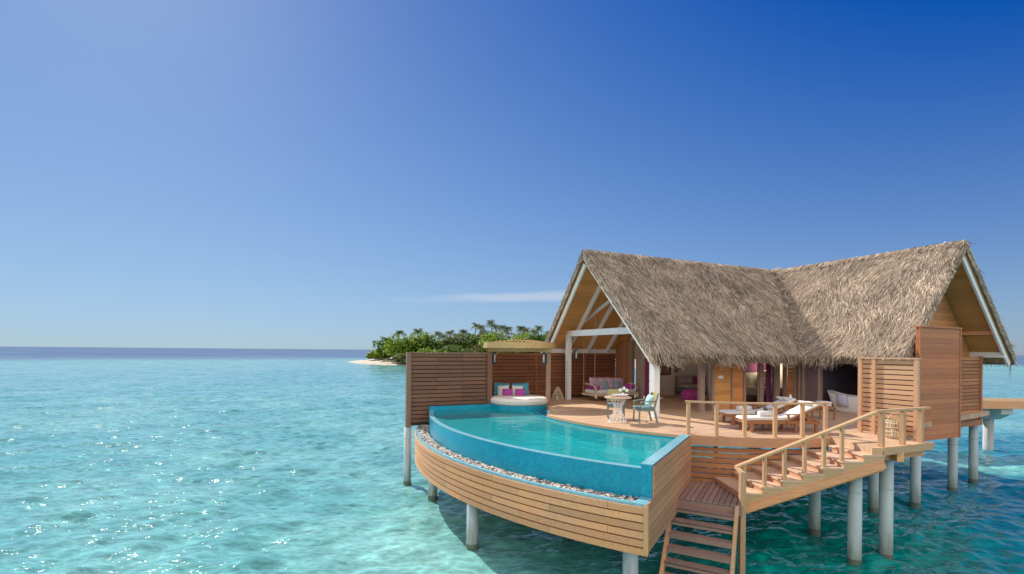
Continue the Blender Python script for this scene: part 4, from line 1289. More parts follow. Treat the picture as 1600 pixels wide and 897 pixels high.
fm_ = n_.new('ShaderNodeMath'); fm_.operation = 'MULTIPLY'; l_.new(ff_.outputs[0], fm_.inputs[0]); l_.new(fr_.outputs[0], fm_.inputs[1]); l_.new(fm_.outputs[0], mx_.inputs[0]); l_.new(tr_.outputs[0], mx_.inputs[1]); l_.new(gl_.outputs[0], mx_.inputs[2]); l_.new(mx_.outputs[0], n_['Material Output'].inputs[0])
for (a0, a1) in ((15.67, 16.39), (16.61, 17.30)):
    f = MB(HM)
    f.box(a0, a0 + .04, 13.29, 13.34, .02, 2.1); f.box(a1 - .04, a1, 13.29, 13.34, .02, 2.1); f.box(a0 + .04, a1 - .04, 13.29, 13.34, .02, .1); f.box(a0 + .04, a1 - .04, 13.29, 13.34, 2.02, 2.1)
    fo = f.build('window', M['pale_wood'], villa)
    f = MB(HM); f.box(a0 + .04, a1 - .04, 13.31, 13.318, .1, 2.02); f.build('pane', gm, fo)
# inner facade of the right wing, plane a = 17.9
w = MB(HM); plank_wall(w, (17.92, 13.24), (17.92, 12.92), 0, 2.5); w.build('wood_wall', M['wall_orange'], villa)
for b0 in (12.88, 12.70, 12.54, 11.92):
    w = MB(HM); w.box(17.84, 17.97, b0 - .05, b0 + .05, 0, 2.4); w.build('door_post', M['pale_wood'], villa)
w = MB(HM); w.box(17.90, 17.93, 11.97, 12.49, 0, 2.4); w.build('sliding_door', soft('plum_grey_slats', (.16, .11, .13), .6, .1, 4), villa)
w = MB(HM); w.box(17.84, 17.97, 8.9, 11.87, 2.12, 2.35); w.build('lintel', M['pale_wood'], villa)
w = MB(HM); w.box(20.5, 20.6, 9.9, 13.2, 0, 2.9); w.box(18.0, 20.5, 12.05, 12.12, 0, 2.4); w.build('bathroom_wall', M['dark_room'], villa)
w = MB(HM); w.box(20.44, 20.49, 10.9, 10.98, 0, 2.4); w.box(20.44, 20.49, 11.6, 11.66, 0, 2.4); w.build('bathroom_frame', M['pale_wood'], villa)
# living room and bedroom walls
w = MB(HM); w.box(15.5, 20.9, 19.2, 19.26, 0, 2.6); w.box(14.3, 15.5, 19.2, 19.26, 1.75, 2.6); w.box(16.1, 17.45, 18.95, 19.2, 0, 2.4); w.build('inner_wall', M['inner_wall'], villa)  # unseen gap added in the back wall to let sun brighten the room
w = MB(HM)
w.beam((14.25, 13.5, 1.25), (18.5, 17.75, 1.25), .08, 2.5); w.beam((18.5, 17.75, 1.25), (19.8, 19.2, 1.25), .08, 2.5)
w.build('partition', M['inner_wall'], villa)
w = MB(HM); w.box(17.4, 21.4, 16.6, 16.66, 0, 2.8); w.build('bedroom_wall', M['inner_wall'], villa)
w = MB(HM); w.box(17.6, 21.3, 16.56, 16.595, 1.18, 2.5); w.build('magenta_panel', soft('deep_magenta_panel', (.11, .012, .065), .85, .12, 8), villa)
w = MB(HM); w.box(21.4, 21.46, 12.2, 16.6, 0, 2.6); w.build('bedroom_wall', M['inner_wall'], villa)
# outer walls of the right wing: projecting timber box, gable wall, side and back walls
w = MB(HM)
z = -.59
while z < 2.9:
    h = .16
    w.box(17.72, 20.06, 8.70, 8.73, z, z + h - .004); w.box(17.72, 17.75, 8.73, 8.80, z, z + h - .004); w.box(20.03, 20.06, 8.73, 9.9, z, z + h - .004)
    z += h
w.build('timber_box', M['box'], villa)
w = MB(HM); w.box(17.76, 20.02, 8.74, 8.79, -.57, 2.90); w.box(18.9, 20.02, 8.79, 9.98, -.55, 2.88); w.build('timber_box_core', M['fence'], villa)
w = MB(HM); w.box(17.68, 20.10, 8.66, 8.84, 2.932, 2.98); w.build('timber_box_cap', M['box'], villa)
for a in (17.72, 20.055):
    w = MB(HM); w.box(a - .03, a + .03, 8.67, 8.70, -.6, 2.93); w.build('corner_trim', M['box'], villa)
w = MB(HM); z = 0
while z < 5.3:
    hw = min(2.98, (zc - z - .14) / S2k)
    w.box(RA - hw, RA + hw, 10.0, 10.03, z, z + .136); z += .14
w.build('gable_wall', M['wall_orange'], villa)
w = MB(HM); plank_wall(w, (23.85, 10.03), (23.85, 19.5), 0, 2.1); w.build('wood_wall', M['wall_wood'], villa)
w = MB(HM); plank_wall(w, (20.9, 19.5), (23.83, 19.5), 0, 2.1); w.build('wood_wall', M['wall_wood'], villa)
w = MB(HM); w.box(17.95, 23.8, 9.7, 19.4, -.3, -.17); w.build('floor_frame', M['teak'], villa)

# ================================================================== FURNITURE AND SMALL THINGS
def P3(x, y, z=0): return Vector((x, y, z + D))
# ---- number plate
t = htHing('wall_plate_sign', 'small white blank-looking plate on the timber wall left of the bedroom window', 'sign', 14.4, 13.29, 1.2)
c = MB(HM); c.box(14.28, 14.54, 13.285, 13.303, 1.15, 1.26); c.build('plate', M['white'], t)
c = MB(HM); c.box(14.31, 14.35, 13.28, 13.286, 1.19, 1.22); c.build('screw', M['jetty_grey'], t)

# ---- curtains
def curtain(a0, a1, b0, b1, z0, z1, mat, name, label):
    L = math.hypot(a1 - a0, b1 - b0); n = max(12, int(L / .02))
    d = Vector(((a1 - a0) / L, (b1 - b0) / L, 0)); s = Vector((-d.y, d.x, 0))
    t = htHing(name, label, 'curtain', (a0 + a1) / 2, (b0 + b1) / 2, z0)
    c = MB(HM); vs = []; fs = []
    for k in (0, 1):
        for i in range(n + 1):
            f = i / n
            p = Vector((a0, b0, 0)) + d * (L * f) + s * (.035 * math.sin(f * L * 45) + k * .012)
            for z in (z0, (z0 + z1) / 2, z1): vs.append((p.x, p.y, z))
    o = (n + 1) * 3
    for i in range(n):
        for j in range(2):
            q = (i * 3 + j, (i + 1) * 3 + j, (i + 1) * 3 + j + 1, i * 3 + j + 1)
            fs.append(q); fs.append(tuple(o + k for k in q[::-1]))
    c.add(vs, fs); c.build('cloth', mat, t, smooth=True)
    c = MB(HM); c.cyl((a0, b0, z1 + .01), (a1, b1, z1 + .01), .012, n=8); c.build('rail', M['pale_wood'], t)
curtain(14.2, 14.2, 17.85, 17.3, 0.02, 2.55, M['curtain'], 'curtain', 'beige curtain hanging behind the right end of the swing seat')
curtain(14.25, 14.25, 17.28, 17.08, 0.02, 2.55, M['magenta'], 'curtain', 'narrow magenta curtain hanging beside the beige one behind the swing seat')
curtain(17.40, 17.80, 13.50, 13.50, 0.02, 2.06, M['curtain'], 'curtain', 'beige curtain hanging at the right end of the bedroom window')
curtain(17.05, 17.30, 13.50, 13.50, 0.02, 2.06, M['magenta'], 'curtain', 'magenta curtain edge hanging beside the bedside lamp in the bedroom window')
c = MB(HM); c.box(14.1, 14.28, 18.02, 18.2, 0, 2.6); c.build('door_post', M['pale_wood'], villa)
c = MB(HM); c.box(14.12, 14.26, 18.24, 19.2, 0, 2.6); c.build('wood_wall', M['wall_wood'], villa)

# ---- living room
t = htHing('indoor_sofa', 'grey sofa on blue-grey base against the white wall inside the villa', 'sofa', 18.6, 18.8)
c = MB(HM); c.rbox(17.7, 19.5, 18.35, 19.12, .12, .36, .03); c.build('base', M['sofa_base'], t)
c = MB(HM); c.rbox(17.72, 19.48, 18.32, 18.95, .36, .52, .06); c.build('seat', M['sofa_cloth'], t, smooth=True)
c = MB(HM); c.rbox(17.72, 19.48, 18.92, 19.14, .36, .92, .06); c.build('backrest', M['sofa_cloth'], t, smooth=True)
for (a, b0) in ((17.78, 18.4), (19.4, 18.4), (17.78, 19.05), (19.4, 19.05)):
    c = MB(HM); c.cyl((a, b0, 0), (a, b0, .12), .03, n=8); c.build('leg', M['dark_wood'], t)
def cushion(label, mat, M4, w, h, th, group=None):
    loc = M4.to_translation()
    t = bpy.data.objects.new('cushion', None)
    bpy.data.objects.remove(t)
    c = MB(); c.pillow(w, h, th)
    o = c.build('cushion', mat, None, smooth=True)
    o.matrix_world = M4
    return tag(o, label, 'cushion', group)
def HX(a, b, z, yaw=0, tilt=0, roll=0):
    return HM @ Matrix.Translation((a, b, z)) @ Matrix.Rotation(R(yaw), 4, 'Z') @ Matrix.Rotation(R(tilt), 4, 'X') @ Matrix.Rotation(R(roll), 4, 'Y')
def WX(x, y, z, yaw=0, tilt=0, roll=0):
    return WM @ Matrix.Translation((x, y, z)) @ Matrix.Rotation(R(yaw), 4, 'Z') @ Matrix.Rotation(R(tilt), 4, 'X') @ Matrix.Rotation(R(roll), 4, 'Y')
for i, (a, m_, lab) in enumerate(((17.92, 'lilac', 'lilac cushion at the left end of the indoor sofa'), (18.3, 'sofa_cloth', 'grey cushion left of middle on the indoor sofa'), (18.62, 'purple', 'purple cushion in the middle of the indoor sofa'),
                                  (18.95, 'sofa_cloth', 'grey cushion between two purple ones on the indoor sofa'), (19.25, 'purple', 'purple cushion at the right end of the indoor sofa'))):
    cushion(lab, M[m_], HX(a, 18.82, .72, 0, -14), .40, .40, .14, 'cushions on the indoor sofa')
for (a, z, r_, lab) in ((17.78, 1.34, .25, 'large round dark plaque on the white wall above the indoor sofa'), (18.16, 1.44, .10, 'small round dark plaque right of the large one above the indoor sofa')):
    t = htHing('wall_plaque', lab, 'wall plaque', a, 19.2, z)
    c = MB(HM)
    for k, rr_ in enumerate((r_, r_ * .7, r_ * .4)):
        c.cyl((a, 19.195 - .02 * k, z), (a, 19.175 - .02 * k, z), rr_, rr_ * .92, 24)
    c.build('disc', M['plaque'], t)
t = htHing('wall_picture', 'brown framed picture on the white wall just right of the front white column', 'picture', 16.75, 18.93, 1.0)
c = MB(HM); c.box(16.32, 17.15, 18.925, 18.94, 1.02, 1.72); c.build('canvas', M['picture'], t)
c = MB(HM)
for q in ((16.28, 16.32, .98, 1.76), (17.15, 17.19, .98, 1.76)): c.box(q[0], q[1], 18.91, 18.945, q[2], q[3])
c.box(16.32, 17.15, 18.91, 18.945, .98, 1.02); c.box(16.32, 17.15, 18.91, 18.945, 1.72, 1.76); c.build('frame', M['dark_wood'], t)
t = htHing('pouf', 'fluffy magenta pouf on the floor inside the open doorway', 'pouf', 16.0, 16.3)
c = MB(HM); c.lathe([(.05, .02), (.36, .03), (.46, .16), (.47, .30), (.38, .44), (.12, .50)], (16.0, 16.3, 0), 24)
g = random.Random(3)
base_v = list(c.v)
for i in range(500):
    th = g.uniform(0, 6.28); z = g.uniform(.06, .5); rr_ = .47 * math.sqrt(max(.05, 1 - ((z - .25) / .3) ** 2))
    p = Vector((16.0 + rr_ * math.cos(th), 16.3 + rr_ * math.sin(th), z)); d = Vector((math.cos(th), math.sin(th), g.uniform(-.2, .8))) * .06
    s = Vector((-math.sin(th), math.cos(th), 0)) * .03
    c.add([p - s, p + s, p + d], [(0, 1, 2)])
c.build('cover', soft('magenta_fluff', (.55, .08, .36), .9, .2, 12, island=.2), t)
c = MB(HM); c.lathe([(.3, .0), (.34, .03)], (16.0, 16.3, 0), 20); c.build('base', M['dark_wood'], t)
t = htHing('console_table', 'dark console table half hidden behind the front white column', 'table', 15.9, 18.6)
c = MB(HM); c.box(15.5, 16.1, 18.4, 18.85, .70, .74); c.build('table_top', M['dark_wood'], t)
for (a, b0) in ((15.53, 18.43), (16.07, 18.43), (15.53, 18.82), (16.07, 18.82)):
    c = MB(HM); c.box(a - .02, a + .02, b0 - .02, b0 + .02, 0, .7); c.build('leg', M['dark_wood'], t)

# ---- bedroom
t = htHing('bed', 'bed with white linen and dark base seen through the bedroom window', 'bed', 18.8, 15.4)
c = MB(HM); c.rbox(17.9, 19.7, 14.4, 16.45, .05, .32, .03); c.build('base', M['dark_wood'], t)
c = MB(HM); c.rbox(17.92, 19.68, 14.42, 16.4, .32, .55, .07); c.build('mattress', M['cloth'], t, smooth=True)
c = MB(HM); c.rbox(17.86, 19.74, 14.38, 15.6, .30, .60, .09); c.build('duvet', M['towel'], t, smooth=True)
c = MB(HM); c.rbox(17.6, 21.3, 16.44, 16.55, 0, 1.17, .03); c.build('headboard', soft('cream_headboard', (.66, .58, .48), .8, .04, 4), t)
cushion('pink pillow leaning on the headboard at the left side of the bed', M['lilac'], HX(18.3, 16.25, .80, 0, -15), .6, .45, .16, 'pillows on the bed')
cushion('white pillow leaning on the headboard at the right side of the bed', M['towel'], HX(19.2, 16.2, .82, 0, -15), .66, .5, .18, 'pillows on the bed')
t = htHing('nightstand', 'dark nightstand under a cream-shaded lamp beside the bed', 'nightstand', 20.5, 16.1)
c = MB(HM); c.box(20.2, 20.8, 15.9, 16.4, .05, .55); c.build('body', M['dark_wood'], t)
c = MB(HM); c.box(20.18, 20.82, 15.87, 16.42, .552, .58); c.build('table_top', M['dark_wood'], t)
c = MB(HM); c.box(20.24, 20.76, 15.885, 15.898, .30, .52); c.build('drawer', M['lounger'], t)
t = htHing('bedside_lamp', 'bedside lamp with a square cream shade standing on the nightstand', 'lamp', 20.45, 16.1, .58)
c = MB(HM); c.lathe([(.07, .58), (.09, .62), (.05, .72), (.08, .80), (.03, .88), (.02, .95)], (20.45, 16.1, 0), 14); c.build('base', M['dark_wood'], t, smooth=True)
c = MB(HM); c.add([(20.45 + x * s_, 16.1 + y * s_, z) for z, s_ in ((.95, .19), (1.26, .15)) for x, y in ((-1, -1), (1, -1), (1, 1), (-1, 1))], [(0, 1, 5, 4), (1, 2, 6, 5), (2, 3, 7, 6), (3, 0, 4, 7), (4, 5, 6, 7)]); c.build('lamp_shade', M['shade'], t)

bl = bpy.data.lights.new('bulb', 'POINT'); bl.energy = 30; bl.color = (1, .80, .58); bl.shadow_soft_size = .12
bo = bpy.data.objects.new('bulb', bl); COL.objects.link(bo); bo.location = parent_matrix(t).inverted() @ (HM @ Vector((20.45, 16.1, 1.36))); bo.parent = t
# ---- bathtub
t = htHing('bathtub', 'white freestanding bathtub in the dark open bathroom, beside the slatted screen', 'bathtub', 18.35, 10.95)
c = MB(HM)
vs = []; fs = []; n = 36
prof = [(.62, .26, .0), (.68, .30, .06), (.80, .37, .3), (.92, .42, .58), (.925, .42, .60), (.895, .395, .60), (.80, .34, .35), (.62, .24, .12)]
for (ra, rb_, z) in prof:
    for k in range(n):
        th = 2 * math.pi * k / n
        ca, sa = math.cos(th), math.sin(th)
        lift = .15 * abs(ca) ** 3 * (z / .6)
        vs.append((18.35 + rb_ * abs(sa) ** .8 * (1 if sa > 0 else -1), 10.95 + ra * abs(ca) ** .8 * (1 if ca > 0 else -1), z + lift))
for i in range(len(prof) - 1):
    for k in range(n): fs.append((i * n + k, i * n + (k + 1) % n, (i + 1) * n + (k + 1) % n, (i + 1) * n + k))
fs += [tuple(range(n))[::-1], tuple((len(prof) - 1) * n + k for k in range(n))]
c.add(vs, fs); c.build('basin', M['ceramic'], t, smooth=True)
c = MB(HM); c.tube([(18.9, 10.8, 0), (18.9, 10.8, .8), (18.86, 10.8, .9), (18.76, 10.8, .92), (18.7, 10.8, .86)], .018, 8); c.build('tap', M['black'], t, smooth=True)
t = htHing('bath_towel', 'pale lavender towel hanging over the rim of the bathtub', 'towel', 17.93, 11.15, .6)
c = MB(HM)
pts = [(18.16, .40), (18.00, .635), (17.925, .645), (17.90, .60), (17.935, .38), (17.965, .22)]
vs = []
for (a, z) in pts:
    for b0 in (10.95, 11.15, 11.35): vs.append((a - .012 + .006 * math.sin(b0 * 40), b0, z))
fs = [(i * 3 + j, i * 3 + j + 1, (i + 1) * 3 + j + 1, (i + 1) * 3 + j) for i in range(5) for j in range(2)]
c.add(vs, fs); o = c.build('cloth', M['lavender'], t, smooth=True)
sd = o.modifiers.new('thick', 'SOLIDIFY'); sd.thickness = .014

# ---- daybed
t = thing('daybed', 'round white daybed mattress set at the back of the pool under the timber canopy', 'daybed', P3(.27, 19.42, .05))
c = MB(WM); c.lathe([(1.06, .05), (1.13, .08), (1.15, .16), (1.12, .27), (1.02, .31), (.4, .32)], (.27, 19.42, 0), 44); c.build('mattress', M['cloth'], t, smooth=True)
c = MB(WM); c.lathe([(1.09, .045), (1.09, .06)], (.27, 19.42, 0), 44); c.build('base_board', M['canopy_post'], t)
c = MB(WM); c.tube([(.27 + 1.146 * math.cos(k * .1428), 19.42 + 1.146 * math.sin(k * .1428), .20) for k in range(44)], .012, 6, closed=True); c.build('piping', M['towel'], t, smooth=True)
o = MB(WM); o.rbox(-.72, .72, 20.12, 20.36, .31, .53, .1); tag(o.build('bolster', M['towel'], None, smooth=True), 'long white bolster lying along the back of the round daybed', 'bolster')
G = 'cushions on the daybed'
cushion('large aqua cushion at the left on the daybed, behind a white one', M['aqua'], WX(-.40, 20.06, .55, 6, -16, 4), .62, .5, .2, G)
cushion('large aqua cushion at the right on the daybed, behind a white one', M['aqua'], WX(.36, 20.05, .55, -8, -16, -3), .66, .5, .2, G)
cushion('white cushion in front of the left aqua cushion on the daybed', M['towel'], WX(-.33, 19.88, .50, 3, -18, -3), .46, .42, .16, G)
cushion('white cushion in front of the right aqua cushion on the daybed', M['towel'], WX(.22, 19.87, .50, -4, -18, 3), .44, .42, .16, G)
cushion('left of the two small magenta cushions at the front of the daybed', M['purple'], WX(-.16, 19.70, .45, 4, -20, 0), .40, .29, .14, G)
cushion('right of the two small magenta cushions at the front of the daybed', M['purple'], WX(.34, 19.70, .45, -4, -20, 0), .42, .29, .14, G)
t = thing('daybed_canopy', 'pale timber half-round canopy on two posts over the round daybed', 'canopy', P3(.28, 19.5))
for (x, y) in ((-.86, 19.66), (1.42, 19.3)):
    c = MB(WM); c.box(x - .085, x + .085, y - .085, y + .085, .0, 2.2); c.build('post', M['canopy_post'], t)
cc = (.30, 19.72)
c = MB(WM)
N = 56; vs = []
for i in range(N):
    th = 2 * math.pi * i / N
    for (k, z) in ((1.0, 2.2), (1.05, 2.2), (1.05, 2.43), (1.0, 2.43)):
        vs.append((cc[0] + 1.36 * k * math.cos(th), cc[1] + 1.12 * k * math.sin(th), z))
fs = [(i * 4 + k, i * 4 + (k + 1) % 4, ((i + 1) % N) * 4 + (k + 1) % 4, ((i + 1) % N) * 4 + k) for i in range(N) for k in range(4)]
c.add(vs, fs); c.build('rim', M['canopy'], t)
c = MB(WM)
for i in range(17):
    x = cc[0] - 1.28 + 2.56 * (i + .5) / 17
    hh = 1.12 * math.sqrt(max(0, 1 - ((x - cc[0]) / 1.36) ** 2))
    c.box(x - .05, x + .05, cc[1] - hh, cc[1] + hh, 2.38 + .14 * (hh / 1.12) ** 2 - .06, 2.38 + .14 * (hh / 1.12) ** 2)
c.build('slat', M['canopy'], t)
c = MB(WM); c.beam((-.95, 19.58, 2.13), (1.52, 19.19, 2.13), .08, .14); c.beam((-.7, 20.2, 2.26), (1.4, 20.2, 2.14), .09, .12); c.build('beam', M['canopy'], t)
c = MB(WM); c.beam((-.80, 19.68, 1.75), (-.35, 19.64, 2.22), .04, .05); c.build('brace', M['canopy'], t)

def wall_lamp(x, y, z, dx, label):
    t = thing('wall_lamp', label, 'wall lamp', P3(x, y, z), 0, 'black framed wall lamps')
    c = MB(WM)
    c.box(x - .06, x + .06, y - .06, y + .06, z + .17, z + .23); c.box(x - .06, x + .06, y - .06, y + .06, z - .23, z - .17)
    for i in (-1, 1):
        for j in (-1, 1): c.box(x + i * .05 - .01, x + i * .05 + .01, y + j * .05 - .01, y + j * .05 + .01, z - .17, z + .17)
    c.box(min(x + dx * .06, x + dx * .12), max(x + dx * .06, x + dx * .12), y - .05, y + .05, z - .2, z + .2)
    c.build('housing', M['black'], t)
    c = MB(WM); c.cyl((x, y, z - .165), (x, y, z + .165), .042, n=14); c.build('glass', M['frosted'], t, smooth=True)
wall_lamp(-.68, 19.6, 1.80, -1, 'black framed wall lamp on the left post of the daybed canopy')
wall_lamp(1.23, 19.24, 1.80, 1, 'black framed wall lamp on the right post of the daybed canopy')
q = Hw(11.40, 18.5); wall_lamp(q.x + .08, q.y - .06, 1.95, -1, 'black framed wall lamp on the white column beside the swing seat')

# ---- cone lantern and rattan lantern
def slat_lantern(x, y, prof, n, label, m_):
    t = thing('lantern', label, 'lantern', P3(x, y))
    c = MB(WM)
    for k in range(n):
        th = 2 * math.pi * k / n
        pts = [(x + r_ * math.cos(th), y + r_ * math.sin(th), z) for (r_, z) in prof]
        c.tube(pts, .013, 5)
    c.build('ribs', M[m_], t)
    c = MB(WM)
    for (r_, z) in prof[::1]:
        c.tube([(x + (r_ + .004) * math.cos(a * .2618), y + (r_ + .004) * math.sin(a * .2618), z) for a in range(24)], .013, 5, closed=True)
    c.build('hoop', M[m_], t)
    c = MB(WM); c.cyl((x, y, .0), (x, y, .025), prof[0][0] * .95, n=20); c.build('base', M[m_], t)
    c = MB(WM); c.cyl((x, y, .026), (x, y, .2), .05, n=12); c.build('candle', M['petal'], t)
    c = MB(WM); r_, z = prof[-1]
    c.tube([(x + r_ * math.cos(a), y, z + r_ * 1.1 * math.sin(a)) for a in np.linspace(0, math.pi, 12)], .008, 5); c.build('handle', M[m_], t)
slat_lantern(9.56, 12.42, [(.16, .02), (.21, .08), (.23, .18), (.23, .28), (.21, .38), (.15, .44)], 20, 'round pale rattan lantern on the deck corner in front of the slatted screen', 'rattan')
slat_lantern(1.98, 21.3, [(.26, .02), (.25, .12), (.19, .28), (.12, .42), (.06, .52)], 16, 'cone-shaped pale rattan lantern on the deck by the red-brown fence', 'rattan')

# ---- swing seat
t = htHing('swing_seat', 'long white-cushioned swing seat hung on ropes in front of the red-brown fence', 'swing seat', 12.9, 17.9, .24)
c = MB(HM); c.box(11.72, 14.02, 17.45, 18.4, .22, .30); c.build('frame', M['rattan'], t)
c = MB(HM); c.rbox(11.85, 13.9, 17.44, 18.38, .30, .46, .06); c.build('seat', M['cloth'], t, smooth=True)
c = MB(HM); c.box(11.8, 13.95, 18.38, 18.43, .3, .80); c.build('backrest', M['fence_red'], t)
for a in (11.80, 13.95):
    c = MB(HM); c.tube([(a, 17.42, .28), (a, 17.40, .5), (a, 17.55, .66), (a, 17.9, .70), (a, 18.35, .68)], .035, 8); c.build('armrest', M['rattan'], t, smooth=True)
    c = MB(HM); c.cyl((a, 17.40, .14), (a, 17.40, .36), .06, .03, 10); c.build('knob', M['rattan'], t)
    for b0 in (17.5, 18.36):
        c = MB(HM); zt = zc - abs(b0 - RB) * S1k
        c.tube([(a, b0, .3), (a, b0, zt + .0)], .010, 6); c.build('rope', M['rope'], t)
for (a, lab) in ((11.98, 'purple round bolster at the left end of the swing seat'), (13.77, 'purple round bolster at the right end of the swing seat')):
    c = MB(HM); c.cyl((a, 17.50, .57), (a, 18.2, .57), .12, n=20); o = c.build('bolster', M['purple'], None, smooth=False)
    tag(o, lab, 'bolster', 'bolsters on the swing seat')
    c = MB(HM); c.tube([(a + .12 * math.cos(k * .314), 17.495, .57 + .12 * math.sin(k * .314)) for k in range(20)], .014, 6, closed=True); c.build('piping', M['lilac'], o)
G = 'cushions on the swing seat'
for i, (a, w_, h_, lab) in enumerate(((12.28, .56, .54, 'large lilac print cushion at the left end of the swing seat'), (12.68, .5, .52, 'lilac print cushion second from the left on the swing seat'), (13.10, .5, .52, 'lilac print cushion third from the left on the swing seat'), (13.48, .52, .5, 'lilac print cushion at the right end of the swing seat'))):
    cushion(lab, M['lilac'], HX(a, 18.2 - .03 * i, .70, (4, -3, 5, -4)[i], -14, (2, -3, 2, 3)[i]), w_, h_, .18, G)
cushion('small grey-blue print cushion in front at the left on the swing seat', M['greyblue'], HX(12.62, 17.98, .62, -4, -20, 0), .42, .36, .15, G)
cushion('small grey-blue print cushion in front at the right on the swing seat', M['greyblue'], HX(13.32, 17.96, .62, 5, -20, 0), .44, .36, .15, G)

# ---- dining set
TX, TY = 3.17, 14.80
t = thing('dining_table', 'small round pale timber table with a white hourglass wire base on the deck', 'table', P3(TX, TY))
c = MB(WM); c.lathe([(.37, .715), (.40, .725), (.40, .745), (.39, .752)], (TX, TY, 0), 40); c.build('table_top', M['table_top'], t)
for k in range(12):
    th = 2 * math.pi * k / 12
    c = MB(WM)
    pts = []
    for s in np.linspace(0, 1, 9):
        r_ = .10 + .17 * (abs(s - .55) / .55) ** 1.5
        tt = th + 1.0 * (s - .5)
        pts.append((TX + r_ * math.cos(tt), TY + r_ * math.sin(tt), .02 + .69 * s))
    c.tube(pts, .010, 6); c.build('leg', M['white'], t, smooth=True)
c = MB(WM); c.tube([(TX + .27 * math.cos(k * .2618), TY + .27 * math.sin(k * .2618), .02) for k in range(24)], .014, 6, closed=True); c.build('base_ring', M['white'], t, smooth=True)
def chair(x, y, yaw, label):
    t = thing('dining_chair', label, 'chair', P3(x, y), yaw, 'chairs at the round table')
    X = Matrix.Translation((x, y, D)) @ Matrix.Rotation(yaw, 4, 'Z')     # seat faces local -y
    def mk(): return MB(X)
    c = mk(); c.rbox(-.26, .26, -.26, .24, .41, .48, .03); c.build('seat', M['chair_seat'], t, smooth=True)
    c = mk(); c.box(-.25, .25, -.25, .23, .36, .41); c.build('seat_frame', M['chair'], t)
    for sx in (-1, 1):
        c = mk(); c.beam((sx * .24, -.23, 0), (sx * .24, -.22, .40), .04, .04, (0, 1, 0)); c.build('leg', M['chair'], t)
        c = mk(); c.beam((sx * .24, .33, 0), (sx * .24, .22, .42), .04, .05, (0, 1, 0)); c.build('leg', M['chair'], t)
        c = mk(); c.beam((sx * .24, .22, .42), (sx * .25, .34, .88), .04, .045, (0, 1, 0)); c.build('back_post', M['chair'], t)
        c = mk(); c.tube([(sx * .25, .28, .64), (sx * .27, .0, .65), (sx * .27, -.2, .62), (sx * .25, -.22, .40)], .02, 6); c.build('armrest', M['chair'], t, smooth=True)
    c = mk()
    vs = []; N = 8
    for k in (0, 1):
        for i in range(N + 1):
            u = -1 + 2 * i / N
            for z in (.52, .88): vs.append((u * .25, .22 + (z - .42) * .26 + .06 * (1 - u * u) + k * .02, z))
    fs = []
    o_ = (N + 1) * 2
    for i in range(N):
        q = (i * 2, (i + 1) * 2, (i + 1) * 2 + 1, i * 2 + 1); fs.append(q); fs.append(tuple(o_ + j for j in q[::-1]))
    for i in range(N): fs.append((i * 2 + 1, (i + 1) * 2 + 1, o_ + (i + 1) * 2 + 1, o_ + i * 2 + 1)); fs.append((i * 2, o_ + i * 2, o_ + (i + 1) * 2, (i + 1) * 2))
    c.add(vs, fs); c.build('backrest', M['weave'], t)
    return t
chair(3.95, 14.82, R(-84), 'grey-green chair with a woven back to the right of the round table')
chair(3.28, 15.62, R(-8), 'grey-green chair with a woven back behind the round table')
cushion('pale aqua cushion standing on the chair right of the round table', M['pale_aqua'], WX(4.10, 14.80, .65, -84, -18), .40, .36, .15)
t = thing('fruit_bowl', 'long white boat-shaped bowl on the round table', 'bowl', P3(3.24, 14.78, .752))
c = MB(WM); c.lathe([(.05, .752), (.12, .76), (.19, .80), (.225, .835), (.215, .835), (.17, .80), (.02, .772)], (3.24, 14.78, 0), 26, 1.15, .5); c.build('bowl', M['ceramic'], t, smooth=True)
t = thing('flower_posy', 'small posy of white flowers with green leaves standing by the bowl on the round table', 'flowers', P3(3.36, 14.93, .752))
c = MB(WM); c.lathe([(.035, .752), (.045, .80), (.03, .86)], (3.36, 14.95, 0), 12); c.build('vase', M['ceramic'], t, smooth=True)
for (dx_, dy_, dz_) in ((-.09, .0, .19), (.02, .02, .24), (.10, -.01, .18)):
    c = MB(WM)
    for k in range(5):
        th = k * 1.2566
        p = Vector((3.36 + dx_, 14.95 + dy_, .76 + dz_))
        d = Vector((math.cos(th), -.35, math.sin(th))) * .055; s = Vector((-math.sin(th), 0, math.cos(th))) * .03
        c.add([p, p + d * .6 + s, p + d * 1.1, p + d * .6 - s], [(0, 1, 2, 3)])
    c.build('bloom', M['petal'], t)
    c = MB(WM); c.tube([(3.36, 14.95, .86), (3.36 + dx_, 14.955 + dy_, .755 + dz_)], .005, 5); c.build('stem', M['leaf'], t)
c = MB(WM)
for k in range(6):
    th = k * 1.05; p = Vector((3.36, 14.95, .87)); d = Vector((math.cos(th) * .14, math.sin(th) * .05, .05 + .03 * (k % 2))); s = Vector((-math.sin(th), math.cos(th), .3)) * .02
    c.add([p, p + d * .5 + s, p + d, p + d * .5 - s], [(0, 1, 2, 3)])
c.build('leaves', M['leaf'], t)
t = thing('small_dish', 'small brown dish on the left of the round table', 'dish', P3(2.98, 14.68, .752))
c = MB(WM); c.lathe([(.04, .752), (.075, .765), (.085, .79), (.07, .79), (.02, .768)], (2.98, 14.68, 0), 16); c.build('dish', M['rattan'], t, smooth=True)

